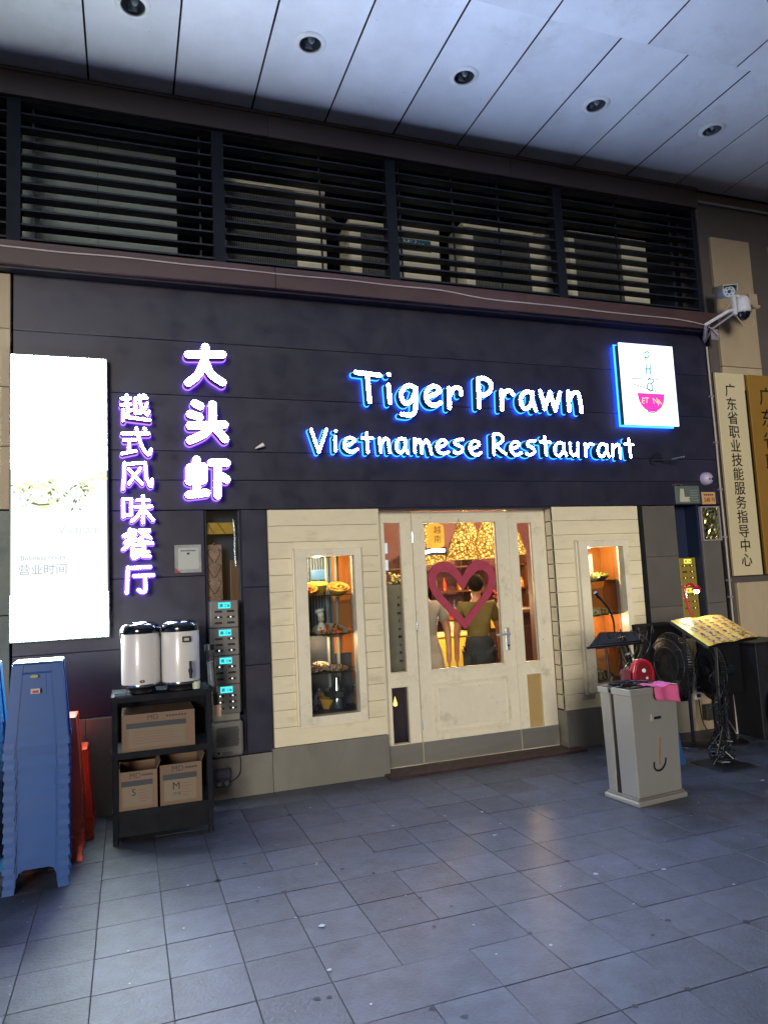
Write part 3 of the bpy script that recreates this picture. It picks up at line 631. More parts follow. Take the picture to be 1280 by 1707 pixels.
# ------------------------------------------------------------------ door
dr = thing('entrance_door', (2.93, .12, 0), 'cream timber entrance door with tall sidelights and steel kick plates', 'door')
DY0, DY1 = .12, .16
def frame(name, x0, x1, z0, z1, holes, parent, m=cream_frame, y0=DY0, y1=DY1, bev=.003):
    # a slab with rectangular openings, built from butted strips
    zsx = sorted({z0, z1}|{h[2] for h in holes}|{h[3] for h in holes}); mb = MB()
    for a, b in zip(zsx[:-1], zsx[1:]):
        hs = sorted([h for h in holes if h[2] <= a+1e-6 and h[3] >= b-1e-6]); x = x0
        for h in hs: mb.box(x, h[0], y0, y1, a, b); x = h[1]
        mb.box(x, x1, y0, y1, a, b)
    return build(name, mb, m, parent)
LH = [(2.147, 2.30, .82, 2.13), (2.147, 2.30, .212, .69)]
RH = [(3.49, 3.643, .81, 2.11), (3.49, 3.643, .207, .69)]
DH = [(2.53, 3.256, .818, 2.125)]
frame('side_frame', 2.058, 2.408, .0, 2.233, LH, dr); frame('side_frame', 3.397, 3.795, .0, 2.233, RH, dr)
leaf = frame('door_leaf', 2.414, 3.390, .02, 2.226, DH, dr, y0=.112, y1=.155)
def bead(h, parent, y, w=.014):
    x0, x1, z0, z1 = h
    mb = MB().box(x0-w, x1+w, y-.008, y, z1, z1+w).box(x0-w, x1+w, y-.008, y, z0-w, z0).box(x0-w, x0, y-.008, y, z0, z1).box(x1, x1+w, y-.008, y, z0, z1)
    build('bead', mb, cream_frame, parent, bevel=.003)
for h in LH+RH: bead(h, dr, DY0)
bead(DH[0], leaf, .112, .018)
for h in LH+RH[:1]: build('pane', MB().box(h[0], h[1], .137, .141, h[2], h[3]), pane, dr)
h = RH[1]; build('pane', MB().box(h[0], h[1], .137, .141, h[2], h[3]), mat('papered_pane', '#a88f5d', .35, ns=5, na=.12), dr)
h = DH[0]; build('pane', MB().box(h[0], h[1], .132, .136, h[2], h[3]), pane, leaf)
# raised lower panel of the leaf
def ringpanel(x0, x1, z0, z1):
    w = .022
    mb = MB().box(x0, x1, .098, .112, z1-w, z1).box(x0, x1, .098, .112, z0, z0+w).box(x0, x0+w, .098, .112, z0+w, z1-w).box(x1-w, x1, .098, .112, z0+w, z1-w)
    build('moulding', mb, cream_frame, leaf, bevel=.004, seg=3)
    build('lower_panel', MB().box(x0+.05, x1-.05, .106, .112, z0+.05, z1-.05), cream_frame, leaf, bevel=.0055, seg=3)
ringpanel(2.535, 3.295, .262, .70)
for a, b, n in ((2.06, 2.406, dr), (2.416, 3.388, leaf), (3.399, 3.79, dr)):
    build('kick_plate', MB().box(a, b, .106, .112 if n is leaf else .119, .025, .205), steel, n, bevel=.001, seg=1)
bright_ch = mat('bright_chrome', '#d5d8da', .33, metal=.6)
hd = build('handle', MB().box(3.285, 3.33, .098, .112, .93, 1.14), bright_ch, leaf, bevel=.006)
build('lever', MB().cyl((3.308, .1, 1.085), (3.308, .055, 1.085), .010, n=10).tube([(3.308, .056, 1.085), (3.25, .052, 1.085), (3.17, .055, 1.08)], .011, 10, sm=4), bright_ch, hd, smooth=True)
build('keyhole', MB().cyl((3.308, .099, .975), (3.308, .092, .975), .010, n=12), black, hd)
for z in (.35, 1.2, 2.0): build('hinge', MB().cyl((2.411, .108, z-.045), (2.411, .108, z+.045), .007, n=8), chrome, dr)
# threshold
tag(build('threshold', MB().box(2.0, 3.9, -.16, .105, .0, .018), mat('red_brown_stone', '#3d2626', .4, ns=20, na=.3)), kind='structure')
# pink heart
H0 = (2.874, 1.46)
def heart(s, n=60):
    out = []
    for k in range(n):
        a = 2*math.pi*k/n
        x = 16*math.sin(a)**3; z = 13*math.cos(a)-5*math.cos(2*a)-2*math.cos(3*a)-math.cos(4*a)
        out.append((H0[0]+x/16*.345*s, 1.52+(z+1.5)/14.5*.33*s*(1 if z > -1.5 else .98)))
    return out
hm = MB(); n = 60
hx = thing('heart_wreath', (H0[0], .1, 1.16), 'flat pink heart shaped wreath hanging on the door glass', 'heart decoration')
o1 = heart(1.0); 
def inset(poly, d):
    out = []; m = len(poly); c = Vector((H0[0], 1.5))
    for i, p in enumerate(poly):
        a = Vector(poly[i-1]); b = Vector(poly[(i+1) % m]); tt = (b-a)
        tt = tt.normalized() if tt.length > 1e-9 else Vector((1, 0)); nn = Vector((tt.y, -tt.x))
        q = Vector(p)+nn*d*(1 if True else 0); out.append((q.x, q.y))
    return out
HP = [(0, .135), (.07, .235), (.16, .285), (.26, .265), (.325, .185), (.335, .085), (.285, -.03), (.2, -.125), (.1, -.235), (0, -.335)]
HI = [(x*1.05, z*1.06+.002) for x, z in [(0, .01), (.06, .10), (.13, .165), (.20, .18), (.245, .14), (.25, .075), (.215, .0), (.15, -.075), (.075, -.155), (0, -.235)]]
def half(P): 
    Q = smooth_pts([Vector(p) for p in P], 4); return [(p.x, p.y) for p in Q]
po = half(HP); pi_ = half(HI)
ring = MB(); k = len(po); cx_, cz_ = 2.874, 1.488
for sgn in (1, -1):
    for i in range(k-1):
        q = [(po[i]), (po[i+1]), (pi_[i+1]), (pi_[i])]
        q = [(cx_+sgn*a, cz_+b) for a, b in q]
        f, bk = [(x, .085, z) for x, z in q], [(x, .1025, z) for x, z in q]
        fs = [(0, 1, 2, 3), (7, 6, 5, 4), (0, 4, 5, 1), (2, 6, 7, 3)]
        if sgn < 0: fs = [tuple(reversed(g)) for g in fs]
        ring.add(f+bk, fs)
build('heart_ring', ring, mat('pink_felt', '#a63c52', .6, ns=90, na=.15, bump=.4), hx)
build('hanging_cord', MB().tube([(2.82, .1, 1.75), (2.872, .098, 2.16), (2.92, .1, 1.75)], .0025, 6), mat('cord', '#5a4030', .8), hx)

# ------------------------------------------------------------------ display windows let into the cream bays
shelf_glass = mat('shelf_edge', '#20282a', .2, ns=9, na=.3)
wood_or = mat('orange_wood', '#a8662c', .4, ns=6, na=.2, streak=(6, 6, .6))
wood_dk = mat('dark_niche', '#363a44', .6, ns=7, na=.25)
def display(x0, x1, z0, z1, label, orange_all):
    t = thing('display_window', ((x0+x1)/2, 0, z0), label, 'display window', 'food display windows in the cream bays')
    F0, F1, G0, G1 = x0-.098, x1+.062, z0-.065, z1+.06
    w = MB()
    w.box(F0, F1, -.075, .03, z1, G1).box(F0, F1, -.075, .03, G0, z0).box(F0, x0, -.075, .03, z0, z1).box(x1, F1, -.075, .03, z0, z1)
    build('frame', w, cream_frame, t)
    sill = MB().box(F0-.012, F1+.012, -.062, -.013, G0-.02, G0-.001).box(F0-.012, F1+.012, -.062, -.013, G1+.001, G1+.014).box(F0-.016, F0-.001, -.05, -.013, G0, G1).box(F1+.001, F1+.016, -.05, -.013, G0, G1)
    build('outer_moulding', sill, cream_frame, t, bevel=.004)
    d = .42; ow_ = .12
    build('niche_back', MB().box(x0-ow_, x1+ow_+.1, d, d+.02, z0-.05, z1+.05), wood_or if orange_all else wood_dk, t)
    side = MB().box(x1+.09, x1+.11, .03, d, z0-.05, z1+.05).box(x0-.11, x0-.09, .03, d, z0-.05, z1+.05)
    build('niche_side', side, wood_or, t)
    build('niche_floor', MB().box(x0-.11, x1+.11, .03, d, z0-.05, z0-.005).box(x0-.11, x1+.11, .03, d, z1+.02, z1+.05), wood_dk, t)
    for z in (1.527, 1.2, .882):
        build('shelf', MB().box(x0-.09, x1+.09, .035, .36, z-.008, z), shelf_glass, t)
    if not orange_all:
        for xx in (x0+.27, x0+.36):
            build('upright', MB().box(xx, xx+.02, .38, .41, z0, z1+.02), mat('pale_upright', '#8f9790', .4), t)
        build('wood_strip', MB().box(x0+.34, x1+.09, .405, .419, 1.0, z1+.02), wood_or, t)
        g = MB()
        for k in range(17): g.box(x0-.09+.026*k, x0-.083+.026*k, .395, .405, 1.2, z1)
        tag(build('back_stripes', g, mat('slate_stripe', '#6a7f9c', .6), t), kind='stuff')  # thin slate blue bars in front of the niche back
        build('blue_card', MB().box(x0+.15, x0+.29, .385, .39, 1.66, 1.75), mat('blue_card', '#3f6ea0', .5), t)
    else:
        for xx, c in ((x0+.2, '#e9dfc0'), (x0+.3, '#dfe3df')):
            build('price_card', MB().box(xx, xx+(.05 if c == '#e9dfc0' else .09), .405, .41, 1.62, 1.8), mat('card'+c, c, .5), t)
        build('upright', MB().box(x0+.17, x0+.19, .38, .41, z0, z1), wood_dk, t)
    build('pane', MB().box(x0, x1, -.002, .002, z0, z1), pane, t)
    lp = MB().lathe([(.001, 0), (.028, 0), (.032, .012), (.032, .02)], (x0+.13, .12, z1-.003), 16)
    build('spot_lamp', lp, emat('spot_lamp_glow', (1, .85, .6), 12), t)
    point('display_light', (x0+.16, .16, z1-.05), (1, .74, .40), 15 if not orange_all else 15, .025)
    point('display_light', (x0+.2, .25, 1.12), (1, .7, .4), 5 if not orange_all else 9, .02)  # added light without a fitting, brightens the lower shelves
display(1.392, 1.80, .555, 1.85, 'cream framed food display window left of the door with silver hotpot at the bottom', False)
display(4.13, 4.535, .56, 1.85, 'cream framed food display window right of the door with orange lit back', True)
china = mat('bowl_glaze', '#c99b45', .25); chinaw = mat('pale_glaze', '#b9b4a2', .25); chinad = mat('dark_glaze', '#4a3b35', .3)
def food(mb, c, r, n, s, rg, flat=.5):
    for k in range(n):
        a = rg.uniform(0, 6.28); q = r*math.sqrt(rg.random())
        M2 = Euler((rg.uniform(0, 3), rg.uniform(0, 3), rg.uniform(0, 3))).to_matrix().to_4x4()
        mb.ball((c[0]+q*math.cos(a), c[1]+q*math.sin(a), c[2]+rg.uniform(0, s)), s*rg.uniform(.6, 1.5), s*.6, s*.45, 7, 5, M2)
def dish(name, x, y, z, r, h, body, fcol, fcol2, label, tilt=0, n=26, s=.011, cat='dish'):
    rg = random.Random(int(x*1000)+int(z*777))
    t = thing(name, (x, y, z), label, cat, 'dishes in the display windows')
    Mt = Matrix.Translation((x, y, z)) @ Matrix.Rotation(R(tilt), 4, 'X')
    mb = MB().lathe([(.001, .004), (r*.45, .004), (r*.5, 0), (r*.55, .006), (r*.9, h*.75), (r, h), (r*1.02, h+.003), (r*.96, h), (r*.8, h*.7), (r*.4, h*.5), (.001, h*.5)], (0, 0, 0), 26, Mt)
    build('bowl' if h > .03 else 'plate', mb, body, t, smooth=True)
    for c, kk in ((fcol, n), (fcol2, n//2)):
        f = MB(); food(f, (0, 0, h*.75), r*.75, kk, s, rg); f.v = [Mt @ v for v in f.v]
        tag(build('food', f, mat('food_'+c, c, .4, ns=60, na=.3), t, smooth=True), kind='stuff')
    return t
def dd(*a, **k): return dish(*a, **k)
dd('noodle_bowl', 1.42, .13, 1.527, .095, .07, china, '#d8652a', '#e0a23c', 'yellow bowl of orange food on the top shelf, left window, leftmost', 26)
dd('salad_bowl', 1.56, .28, 1.527, .09, .10, china, '#c9c23a', '#8fa03a', 'bowl of yellow green salad behind the others, left window top shelf', 14)
dd('rice_bowl', 1.70, .13, 1.527, .098, .07, china, '#d9b14e', '#8b5a2a', 'wide bowl of mixed rice on the top shelf, left window, right side', 26)
dd('prawn_platter', 1.63, .16, 1.2, .15, .025, chinaw, '#e0743c', '#6a4a2c', 'oval platter heaped with orange prawns on the second shelf', 20, 30, .02)
dd('greens_plate', 1.44, .2, 1.2, .09, .02, chinad, '#7a6a3a', '#c9b27a', 'small dark plate of leftovers left of the prawn platter', 10)
dd('dark_plate', 1.45, .15, .882, .10, .03, chinad, '#5d5146', '#7b7263', 'dark plate of dull food on the third shelf, left window, left side', 14)
dd('shell_plate', 1.66, .15, .882, .11, .022, chinad, '#6c6458', '#8d8578', 'flat plate of greyish shells on the third shelf, left window', 10, 30, .014)
dd('greens_bowl', 4.25, .14, 1.527, .11, .06, chinaw, '#c8c23c', '#e4d24a', 'bowl of leafy yellow greens on the right window top shelf', 20, 40, .018)
dd('herb_bowl', 4.42, .18, 1.527, .09, .06, chinad, '#8d9436', '#d6c14c', 'dark bowl of herbs right of the greens, right window top shelf', 15, 30, .016)
dd('roll_plate', 4.24, .15, 1.2, .12, .03, chinaw, '#d8cf9a', '#9a9440', 'tilted plate of spring rolls on the right window second shelf', 22, 20, .018)
dd('noodle_plate', 4.43, .18, 1.2, .10, .03, china, '#8a6a50', '#d9c27a', 'yellow rimmed plate of noodles on the right window second shelf', 14)
dd('fruit_plate', 4.26, .15, .882, .12, .02, chinaw, '#c9c08c', '#a6a06a', 'pale plate under two yellow mounds, right window third shelf', 8, 12)
dd('claw_plate', 4.33, .15, .56, .13, .05, chinad, '#a89a76', '#6d6450', 'plate of pale shellfish at the bottom of the right window', 24, 26, .02)
def mound(x, y, z, label):
    mb = MB().lathe([(.001, .13), (.02, .125), (.03, .1), (.045, .08), (.055, .05), (.05, .02), (.03, 0), (.001, 0)], (x, y, z), 16)
    tag(build('fruit_mound', mb, mat('pineapple_yellow', '#bda544', .5, ns=60, na=.3, bump=.5), smooth=True), label, 'fruit', 'dishes in the display windows')
mound(4.22, .13, .905, 'yellow pear shaped mound, left one, right window third shelf'); mound(4.38, .15, .89, 'yellow pear shaped mound, right one, right window third shelf')
dd('pickle_bowl', 1.56, .26, .882, .07, .05, chinaw, '#a7a05a', '#c0693a', 'small pale bowl of pickles between the two plates, left window third shelf', 18, 18)
dd('soup_bowl', 4.30, .27, 1.527, .09, .09, china, '#c9832f', '#dccf6a', 'yellow bowl of orange soup behind the greens, right window top shelf', 24)
dd('shrimp_plate', 4.33, .28, 1.2, .08, .05, chinaw, '#d4703c', '#c9b27a', 'small pale bowl of shrimps behind the spring rolls, right window second shelf', 26, 22, .015)
dd('leaf_plate', 1.62, .3, .555, .09, .12, china, '#7f9440', '#b9b04a', 'tall yellow bowl of leaves behind the silver hotpot', 20)
# chef figurine
t = thing('chef_figurine', (1.565, .2, 1.22), 'small white chef figurine standing behind the prawn platter', 'figurine')
build('body', MB().lathe([(.001, 0), (.04, 0), (.045, .03), (.03, .07), (.022, .09), (.001, .1)], (1.565, .2, 1.2), 16), white_pl, t, smooth=True)
build('head', MB().ball((1.565, .2, 1.325), .03, .03, .032), mat('figurine_skin', '#b9a58a', .4), t, smooth=True)
build('hat', MB().lathe([(.028, 0), (.03, .03), (.045, .045), (.035, .065), (.001, .068)], (1.565, .2, 1.345), 16, Matrix.Rotation(R(-14), 4, 'Y')), white_pl, t, smooth=True)
# hotpot
t = thing('hotpot', (1.68, .2, .555), 'silver charcoal hotpot at the bottom of the left window', 'hotpot')
build('base', MB().lathe([(.07, 0), (.075, .01), (.055, .05), (.05, .09)], (1.68, .2, .556), 24), chrome, t, smooth=True)
build('pan', MB().lathe([(.05, .09), (.11, .11), (.13, .16), (.135, .165), (.12, .16), (.04, .13)], (1.68, .2, .556), 28), chrome, t, smooth=True)
build('chimney', MB().lathe([(.04, .13), (.035, .2), (.022, .24), (.022, .27)], (1.68, .2, .556), 20), chrome, t, smooth=True)
for sx_ in (-1, 1): build('handle', MB().tube([(1.68+sx_*.13, .2, .71), (1.68+sx_*.16, .2, .74), (1.68+sx_*.15, .2, .70)], .006, 8, sm=4), chrome, t)
t = thing('dried_plant', (1.46, .18, .555), 'grey twiggy ornament beside the hotpot', 'ornament'); mb = MB(); rg = random.Random(2)
for k in range(40):
    a = rg.uniform(0, 6.28); r_ = rg.uniform(.02, .075)
    mb.tube([(1.46, .18, .57), (1.46+.5*r_*math.cos(a), .18+.5*r_*math.sin(a), .62+rg.uniform(0, .05)), (1.46+r_*math.cos(a+.5), .18+r_*math.sin(a+.5), .6+rg.uniform(0, .13))], .003, 5, sm=3)
build('twigs', mb, mat('grey_twig', '#7a6f74', .6), t); build('pot', MB().lathe([(.03, 0), (.045, .02), (.035, .04)], (1.46, .18, .556), 16), chinad, t)
# ------------------------------------------------------------------ people
def limb_mesh(name, joints, edges, m, parent, sub=2, root='pelvis'):
    names = list(joints); idx = {n: i for i, n in enumerate(names)}
    me = bpy.data.meshes.new(name); me.from_pydata([joints[n][0] for n in names], [(idx[a], idx[b]) for a, b in edges], [])
    o = bpy.data.objects.new(name, me); COL.objects.link(o); me.materials.append(m); o.parent = parent
    md = o.modifiers.new('skin', 'SKIN'); md.use_smooth_shade = True
    if not me.skin_vertices:
        bm = bmesh.new(); bm.from_mesh(me); bm.verts.layers.skin.verify(); bm.to_mesh(me); bm.free()
    for i, n in enumerate(names):
        sv_ = me.skin_vertices[0].data[i]; r = joints[n][1]
        sv_.radius = r if isinstance(r, tuple) else (r, r); sv_.use_root = (n == root)
    su = o.modifiers.new('sub', 'SUBSURF'); su.levels = sub; su.render_levels = sub
    ORG[o.name] = org(parent)
    return o
def person(loc, rz, h, label, shirt, trousers, hair_m, arm_r='down', arm_l='down', apron=None, skirt=False, longhair=False):
    k = h/1.68
    t = thing('person', loc, label, 'person', rz=rz)
    def v(x, y, z): return (x*k, y*k, z*k)
    J = {'pelvis': (v(0, 0, .94), (.12*k, .09*k)), 'spine': (v(0, -.01, 1.10), (.105*k, .085*k)), 'chest': (v(0, 0, 1.27), (.135*k, .095*k)),
         'collar': (v(0, -.01, 1.40), (.07*k, .06*k)), 'neck': (v(0, .0, 1.46), .047*k), 'jaw': (v(0, .025, 1.53), (.058*k, .07*k)), 'brow': (v(0, .018, 1.60), (.072*k, .085*k)), 'crown': (v(0, .0, 1.65), (.055*k, .065*k))}
    E_ = [('pelvis', 'spine'), ('spine', 'chest'), ('chest', 'collar'), ('collar', 'neck'), ('neck', 'jaw'), ('jaw', 'brow'), ('brow', 'crown')]
    arms = {}
    for s, sd_, pose in ((1, 'r', arm_r), (-1, 'l', arm_l)):
        sh_ = v(s*.165, 0, 1.365)
        if pose == 'down': el, wr, hn, dirn = v(s*.225, -.01, 1.10), v(s*.235, .05, .88), v(s*.232, .075, .80), (0, .2, -1)
        elif pose == 'bent': el, wr, hn, dirn = v(s*.22, .0, 1.10), v(s*.17, .2, 1.05), v(s*.15, .28, 1.05), (-.2*s, 1, 0)
        J['sh'+sd_] = (sh_, .055*k); J['el'+sd_] = (el, .040*k); J['wr'+sd_] = (wr, .027*k); J['hn'+sd_] = (hn, (.034*k, .018*k))
        E_ += [('chest', 'sh'+sd_), ('sh'+sd_, 'el'+sd_), ('el'+sd_, 'wr'+sd_), ('wr'+sd_, 'hn'+sd_)]
        d = Vector(dirn).normalized(); side = Vector((0, 1, 0)) if pose == 'down' else Vector((0, 0, 1))
        for q, (off, ln) in enumerate(((-.024, .062), (-.008, .074), (.008, .07), (.022, .055))):
            a = Vector(hn)+side*off*k+d*.025*k; b = a+d*ln*.55*k; c = b+(d*.8+Vector((-s*.5, 0, 0)))*ln*.4*k
            for nm, p in (('a', a), ('b', b), ('c', c)): J[f'f{sd_}{q}{nm}'] = (tuple(p), .0085*k)
            E_ += [('hn'+sd_, f'f{sd_}{q}a'), (f'f{sd_}{q}a', f'f{sd_}{q}b'), (f'f{sd_}{q}b', f'f{sd_}{q}c')]
        th0 = Vector(wr)*.6+Vector(hn)*.4+side*.03*k; th1 = th0+(side*.5+d)*.04*k
        J['t'+sd_+'a'] = (tuple(th0), .010*k); J['t'+sd_+'b'] = (tuple(th1), .009*k)
        E_ += [('wr'+sd_, 't'+sd_+'a'), ('t'+sd_+'a', 't'+sd_+'b')]
        J['hip'+sd_] = (v(s*.09, 0, .88), .085*k); J['kn'+sd_] = (v(s*.095, .02, .48), .055*k); J['an'+sd_] = (v(s*.1, -.01, .09), .036*k); J['to'+sd_] = (v(s*.105, .13, .035), .035*k)
        E_ += [('pelvis', 'hip'+sd_), ('hip'+sd_, 'kn'+sd_), ('kn'+sd_, 'an'+sd_), ('an'+sd_, 'to'+sd_)]
    skin = mat('skin', '#b98465', .5, ns=20, na=.06)
    body = limb_mesh('body', J, E_, skin, t)
    # face: nose, eyes, mouth, ears
    f = MB().ball(v(0, .108, 1.555), .012, .016, .02, 8, 6)
    for s in (-1, 1): f.ball(v(s*.078, .0, 1.56), .008, .018, .028, 8, 6)
    build('nose_and_ears', f, skin, body, smooth=True, local=True)
    e = MB()
    for s in (-1, 1): e.ball(v(s*.03, .098, 1.585), .011, .006, .007, 8, 6)
    build('eyes', e, mat('eye_dark', '#1b1512', .3), body, smooth=True, local=True)
    build('mouth', MB().ball(v(0, .094, 1.515), .024, .008, .007, 8, 6), mat('lip', '#8a4a44', .5), body, smooth=True, local=True)
    hr = MB().lathe([(.001, .088), (.04, .08), (.075, .045), (.088, 0), (.085, -.05), (.07, -.075)], v(0, -.012, 1.6), 20, None, 1, 1.12, R(170)-R(0), R(370))
    hr = MB().ball(v(0, -.018, 1.605), .088*k, .098*k, .095*k, 16, 10)
    if longhair: hr.lathe([(.08, 0), (.085, -.1), (.07, -.2), (.03, -.26)], v(0, -.03, 1.6), 16, None, 1, .8, R(180), R(360))
    build('hair', hr, hair_m, t, smooth=True, local=True)
    grow = .016*k
    SJ = {n: (p, tuple(q+grow for q in (r if isinstance(r, tuple) else (r, r)))) for n, (p, r) in J.items() if n in ('pelvis', 'spine', 'chest', 'shr', 'shl')}
    for sd_ in 'rl':
        a, b = Vector(J['sh'+sd_][0]), Vector(J['el'+sd_][0]); m_ = a.lerp(b, .72); SJ['sl'+sd_] = (tuple(m_), .055*k)
    SJ['collar'] = (v(0, -.01, 1.385), (.075*k, .07*k))
    limb_mesh('shirt', SJ, [('pelvis', 'spine'), ('spine', 'chest'), ('chest', 'collar'), ('chest', 'shr'), ('chest', 'shl'), ('shr', 'slr'), ('shl', 'sll')], shirt, t)
    if skirt:
        build('skirt', MB().lathe([(.118, 1.06), (.135, .98), (.16, .9), (.2, .6), (.23, .42), (.225, .42)], (0, 0, 0), 28, Matrix.Scale(k, 4), 1, .8), trousers, t, smooth=True, local=True)
    else:
        TJ = {'pelvis': (v(0, 0, .93), (.135*k, .108*k))}
        ed = []
        for s, sd_ in ((1, 'r'), (-1, 'l')):
            TJ['hip'+sd_] = (v(s*.09, 0, .86), .102*k); TJ['kn'+sd_] = (v(s*.095, .02, .48), .078*k); TJ['an'+sd_] = (v(s*.1, -.005, .11), .068*k)
            ed += [('pelvis', 'hip'+sd_), ('hip'+sd_, 'kn'+sd_), ('kn'+sd_, 'an'+sd_)]
        limb_mesh('trousers', TJ, ed, trousers, t)
    for s in (-1, 1): build('shoe', MB().ball(v(s*.103, .05, .04), .048, .12, .042, 12, 8), mat('dark_shoe', '#22201f', .4), t, smooth=True, local=True)
    if apron: build('apron', MB().lathe([(.15, .62), (.162, .8), (.158, .98), (.14, 1.05)], (0, 0, 0), 24, Matrix.Scale(k, 4), 1, .82, R(200), R(340)), apron, t, smooth=True, local=True, solid=.004)
    return t

# ------------------------------------------------------------------ inside the restaurant
room = thing('dining_room', (4.2, 3, 0), 'warm lit dining room interior seen through the door glass', 'room')
wallr = mat('plum_wall', '#6d4450', .6, ns=4, na=.15); wallo = mat('orange_wall', '#b35a2c', .6, ns=4, na=.2)
build('back_wall', MB().box(.95, 8.2, 5.4, 5.5, 0, 3), wallr, room)
build('side_wall', MB().box(1.9, 1.98, .45, 5.4, 0, 3), wallr, room); build('side_wall', MB().box(8.1, 8.2, .45, 5.4, 0, 3), wallo, room)
build('room_ceiling', MB().box(.95, 8.2, .25, 5.5, 3, 3.1), mat('dark_room_ceiling', '#4b3b34', .7), room)
build('room_floor', MB().box(1.9, 8.2, .18, 5.4, -.006, .012), mat('warm_floor', '#8a7350', .35, ns=5, na=.2), room)
build('inner_front_wall', MB().box(1.98, 2.06, .17, .44, 0, 3).box(3.80, 3.9, .125, .5, 0, 3).box(2.0, 3.9, .14, .2, 2.256, 3).box(3.9, 8.2, .46, .5, 0, 3), wallr, room)
shw = mat('shelf_wood', '#5b3a22', .5, ns=6, na=.2)
# back shelves with bottles and jars
t = thing('shelf_unit', (5.3, 4.9, 0), 'dark wooden wall shelves of jars and bottles deep inside', 'shelf')
sm_ = MB()
for z in (.5, .95, 1.4, 1.8): sm_.box(3.4, 7.6, 4.9, 5.3, z, z+.03)
for x in (3.4, 4.4, 5.4, 6.4, 7.57): sm_.box(x, x+.04, 4.9, 5.3, 0, 2.1)
build('carcass', sm_, shw, t)
cols = ('#c2482c', '#d8a24a', '#e0d8c0', '#5a7a4a', '#8c2f3a', '#c97a3a', '#39506b')
rg = random.Random(8); bi = 0
ORDN = 'first second third fourth fifth sixth seventh eighth ninth tenth eleventh twelfth thirteenth fourteenth fifteenth sixteenth seventeenth eighteenth nineteenth twentieth'.split()
CN = dict(zip(cols, ('red', 'amber', 'cream', 'green', 'dark red', 'orange', 'blue')))
for z in (.53, .98, 1.43):
    x = 3.5; bi = 0
    while x < 7.5:
        c = rg.choice(cols); h = rg.uniform(.14, .3); r = rg.uniform(.035, .06)
        o = build('bottle', MB().lathe([(.001, 0), (r, 0), (r, h*.6), (r*.4, h*.78), (r*.35, h), (.001, h)], (x, 5.02, z), 12), mat('jar'+c, c, .2, ns=5), smooth=True)
        tag(o, '%s bottle, %s from the left on the %s shelf deep inside' % (CN[c], ORDN[bi], {.53: 'lowest', .98: 'middle', 1.43: 'upper'}[z]), 'bottle', 'bottles and jars on the back shelves')
        x += rg.uniform(.16, .34); bi += 1
# hanging woven lanterns
weave = mat('woven_rattan', '#8c6a2c', .7, ns=40, na=.3)
def ring_glow(name, strength):                # light shining through a weave of little rings
    m = bpy.data.materials.new(name); m.use_nodes = True; t_ = m.node_tree; t_.nodes.clear(); L = t_.links.new
    tc = t_.nodes.new('ShaderNodeTexCoord'); v = t_.nodes.new('ShaderNodeTexVoronoi'); v.inputs['Scale'].default_value = 24; L(tc.outputs['Object'], v.inputs['Vector'])
    d = t_.nodes.new('ShaderNodeTexVoronoi'); d.feature = 'DISTANCE_TO_EDGE'; d.inputs['Scale'].default_value = 22; L(tc.outputs['Object'], d.inputs['Vector'])
    r = t_.nodes.new('ShaderNodeValToRGB'); r.color_ramp.elements[0].position = .0; r.color_ramp.elements[0].color = (1, .40, .05, 1)
    r.color_ramp.elements[1].position = .6; r.color_ramp.elements[1].color = (1, .78, .25, 1); L(d.outputs['Distance'], r.inputs[0])
    w = t_.nodes.new('ShaderNodeMapRange'); w.inputs[1].default_value = .02; w.inputs[2].default_value = .22; w.inputs[3].default_value = strength*.08; w.inputs[4].default_value = strength; L(d.outputs['Distance'], w.inputs[0])
    q = t_.nodes.new('ShaderNodeMapRange'); q.inputs[1].default_value = .10; q.inputs[2].default_value = .2; q.inputs[3].default_value = .18; q.inputs[4].default_value = 1; L(v.outputs['Distance'], q.inputs[0])
    x = w
    e = t_.nodes.new('ShaderNodeEmission'); o_ = t_.nodes.new('ShaderNodeOutputMaterial'); L(r.outputs[0], e.inputs[0]); L(x.outputs[0], e.inputs[1]); L(e.outputs[0], o_.inputs[0]); return m
glowy = ring_glow('lantern_glow', LANT)
def cone(x, y, ztop, r, h, label):
    t = thing('woven_lantern', (x, y, ztop-h), label, 'lantern', 'woven cone lanterns inside the door')
    build('glow_core', MB().lathe([(.02, 0), (r*.5, -h*.42), (r*.93, -h*.97), (r*.9, -h), (.001, -h*.99)], (x, y, ztop), 24), glowy, t, smooth=True)
    w = build('woven_shade', MB().lathe([(.025+(r-.025)*k/13, -h*k/13) for k in range(14)], (x, y, ztop), 34), weave, t)
    bm = bmesh.new(); bm.from_mesh(w.data)
    rq = random.Random(int(x*100))
    for v_ in bm.verts: v_.co += Vector((rq.uniform(-1, 1), rq.uniform(-1, 1), rq.uniform(-1, 1)))*.011
    bmesh.ops.triangulate(bm, faces=bm.faces[:], quad_method='ALTERNATE'); bm.to_mesh(w.data); bm.free()
    md = w.modifiers.new('w', 'WIREFRAME'); md.thickness = .007; md.use_even_offset = False
    build('cord', MB().cyl((x, y, ztop), (x, y, 3.0), .006, n=6), black, t)
    point('lantern_bulb', (x, y, ztop-h-.06), (1, .68, .32), 20, .06)
cone(4.07, 2.5, 2.40, .235, .54, 'woven glowing cone lantern in the middle of the door glass')
cone(4.50, 2.62, 2.45, .24, .58, 'woven glowing cone lantern at the right of the door glass')
cone(3.86, 3.1, 2.42, .24, .56, 'woven glowing cone lantern half hidden behind the orange paper lantern')
cone(4.55, 3.35, 2.62, .3, .72, 'large woven glowing lantern hanging behind the gap between the two front cones'); cone(5.1, 3.2, 2.66, .3, .74, 'large woven glowing lantern hanging behind the right front cone')
cone(4.12, 3.7, 2.60, .28, .76, 'woven glowing lantern deepest in the room, behind the middle cone')
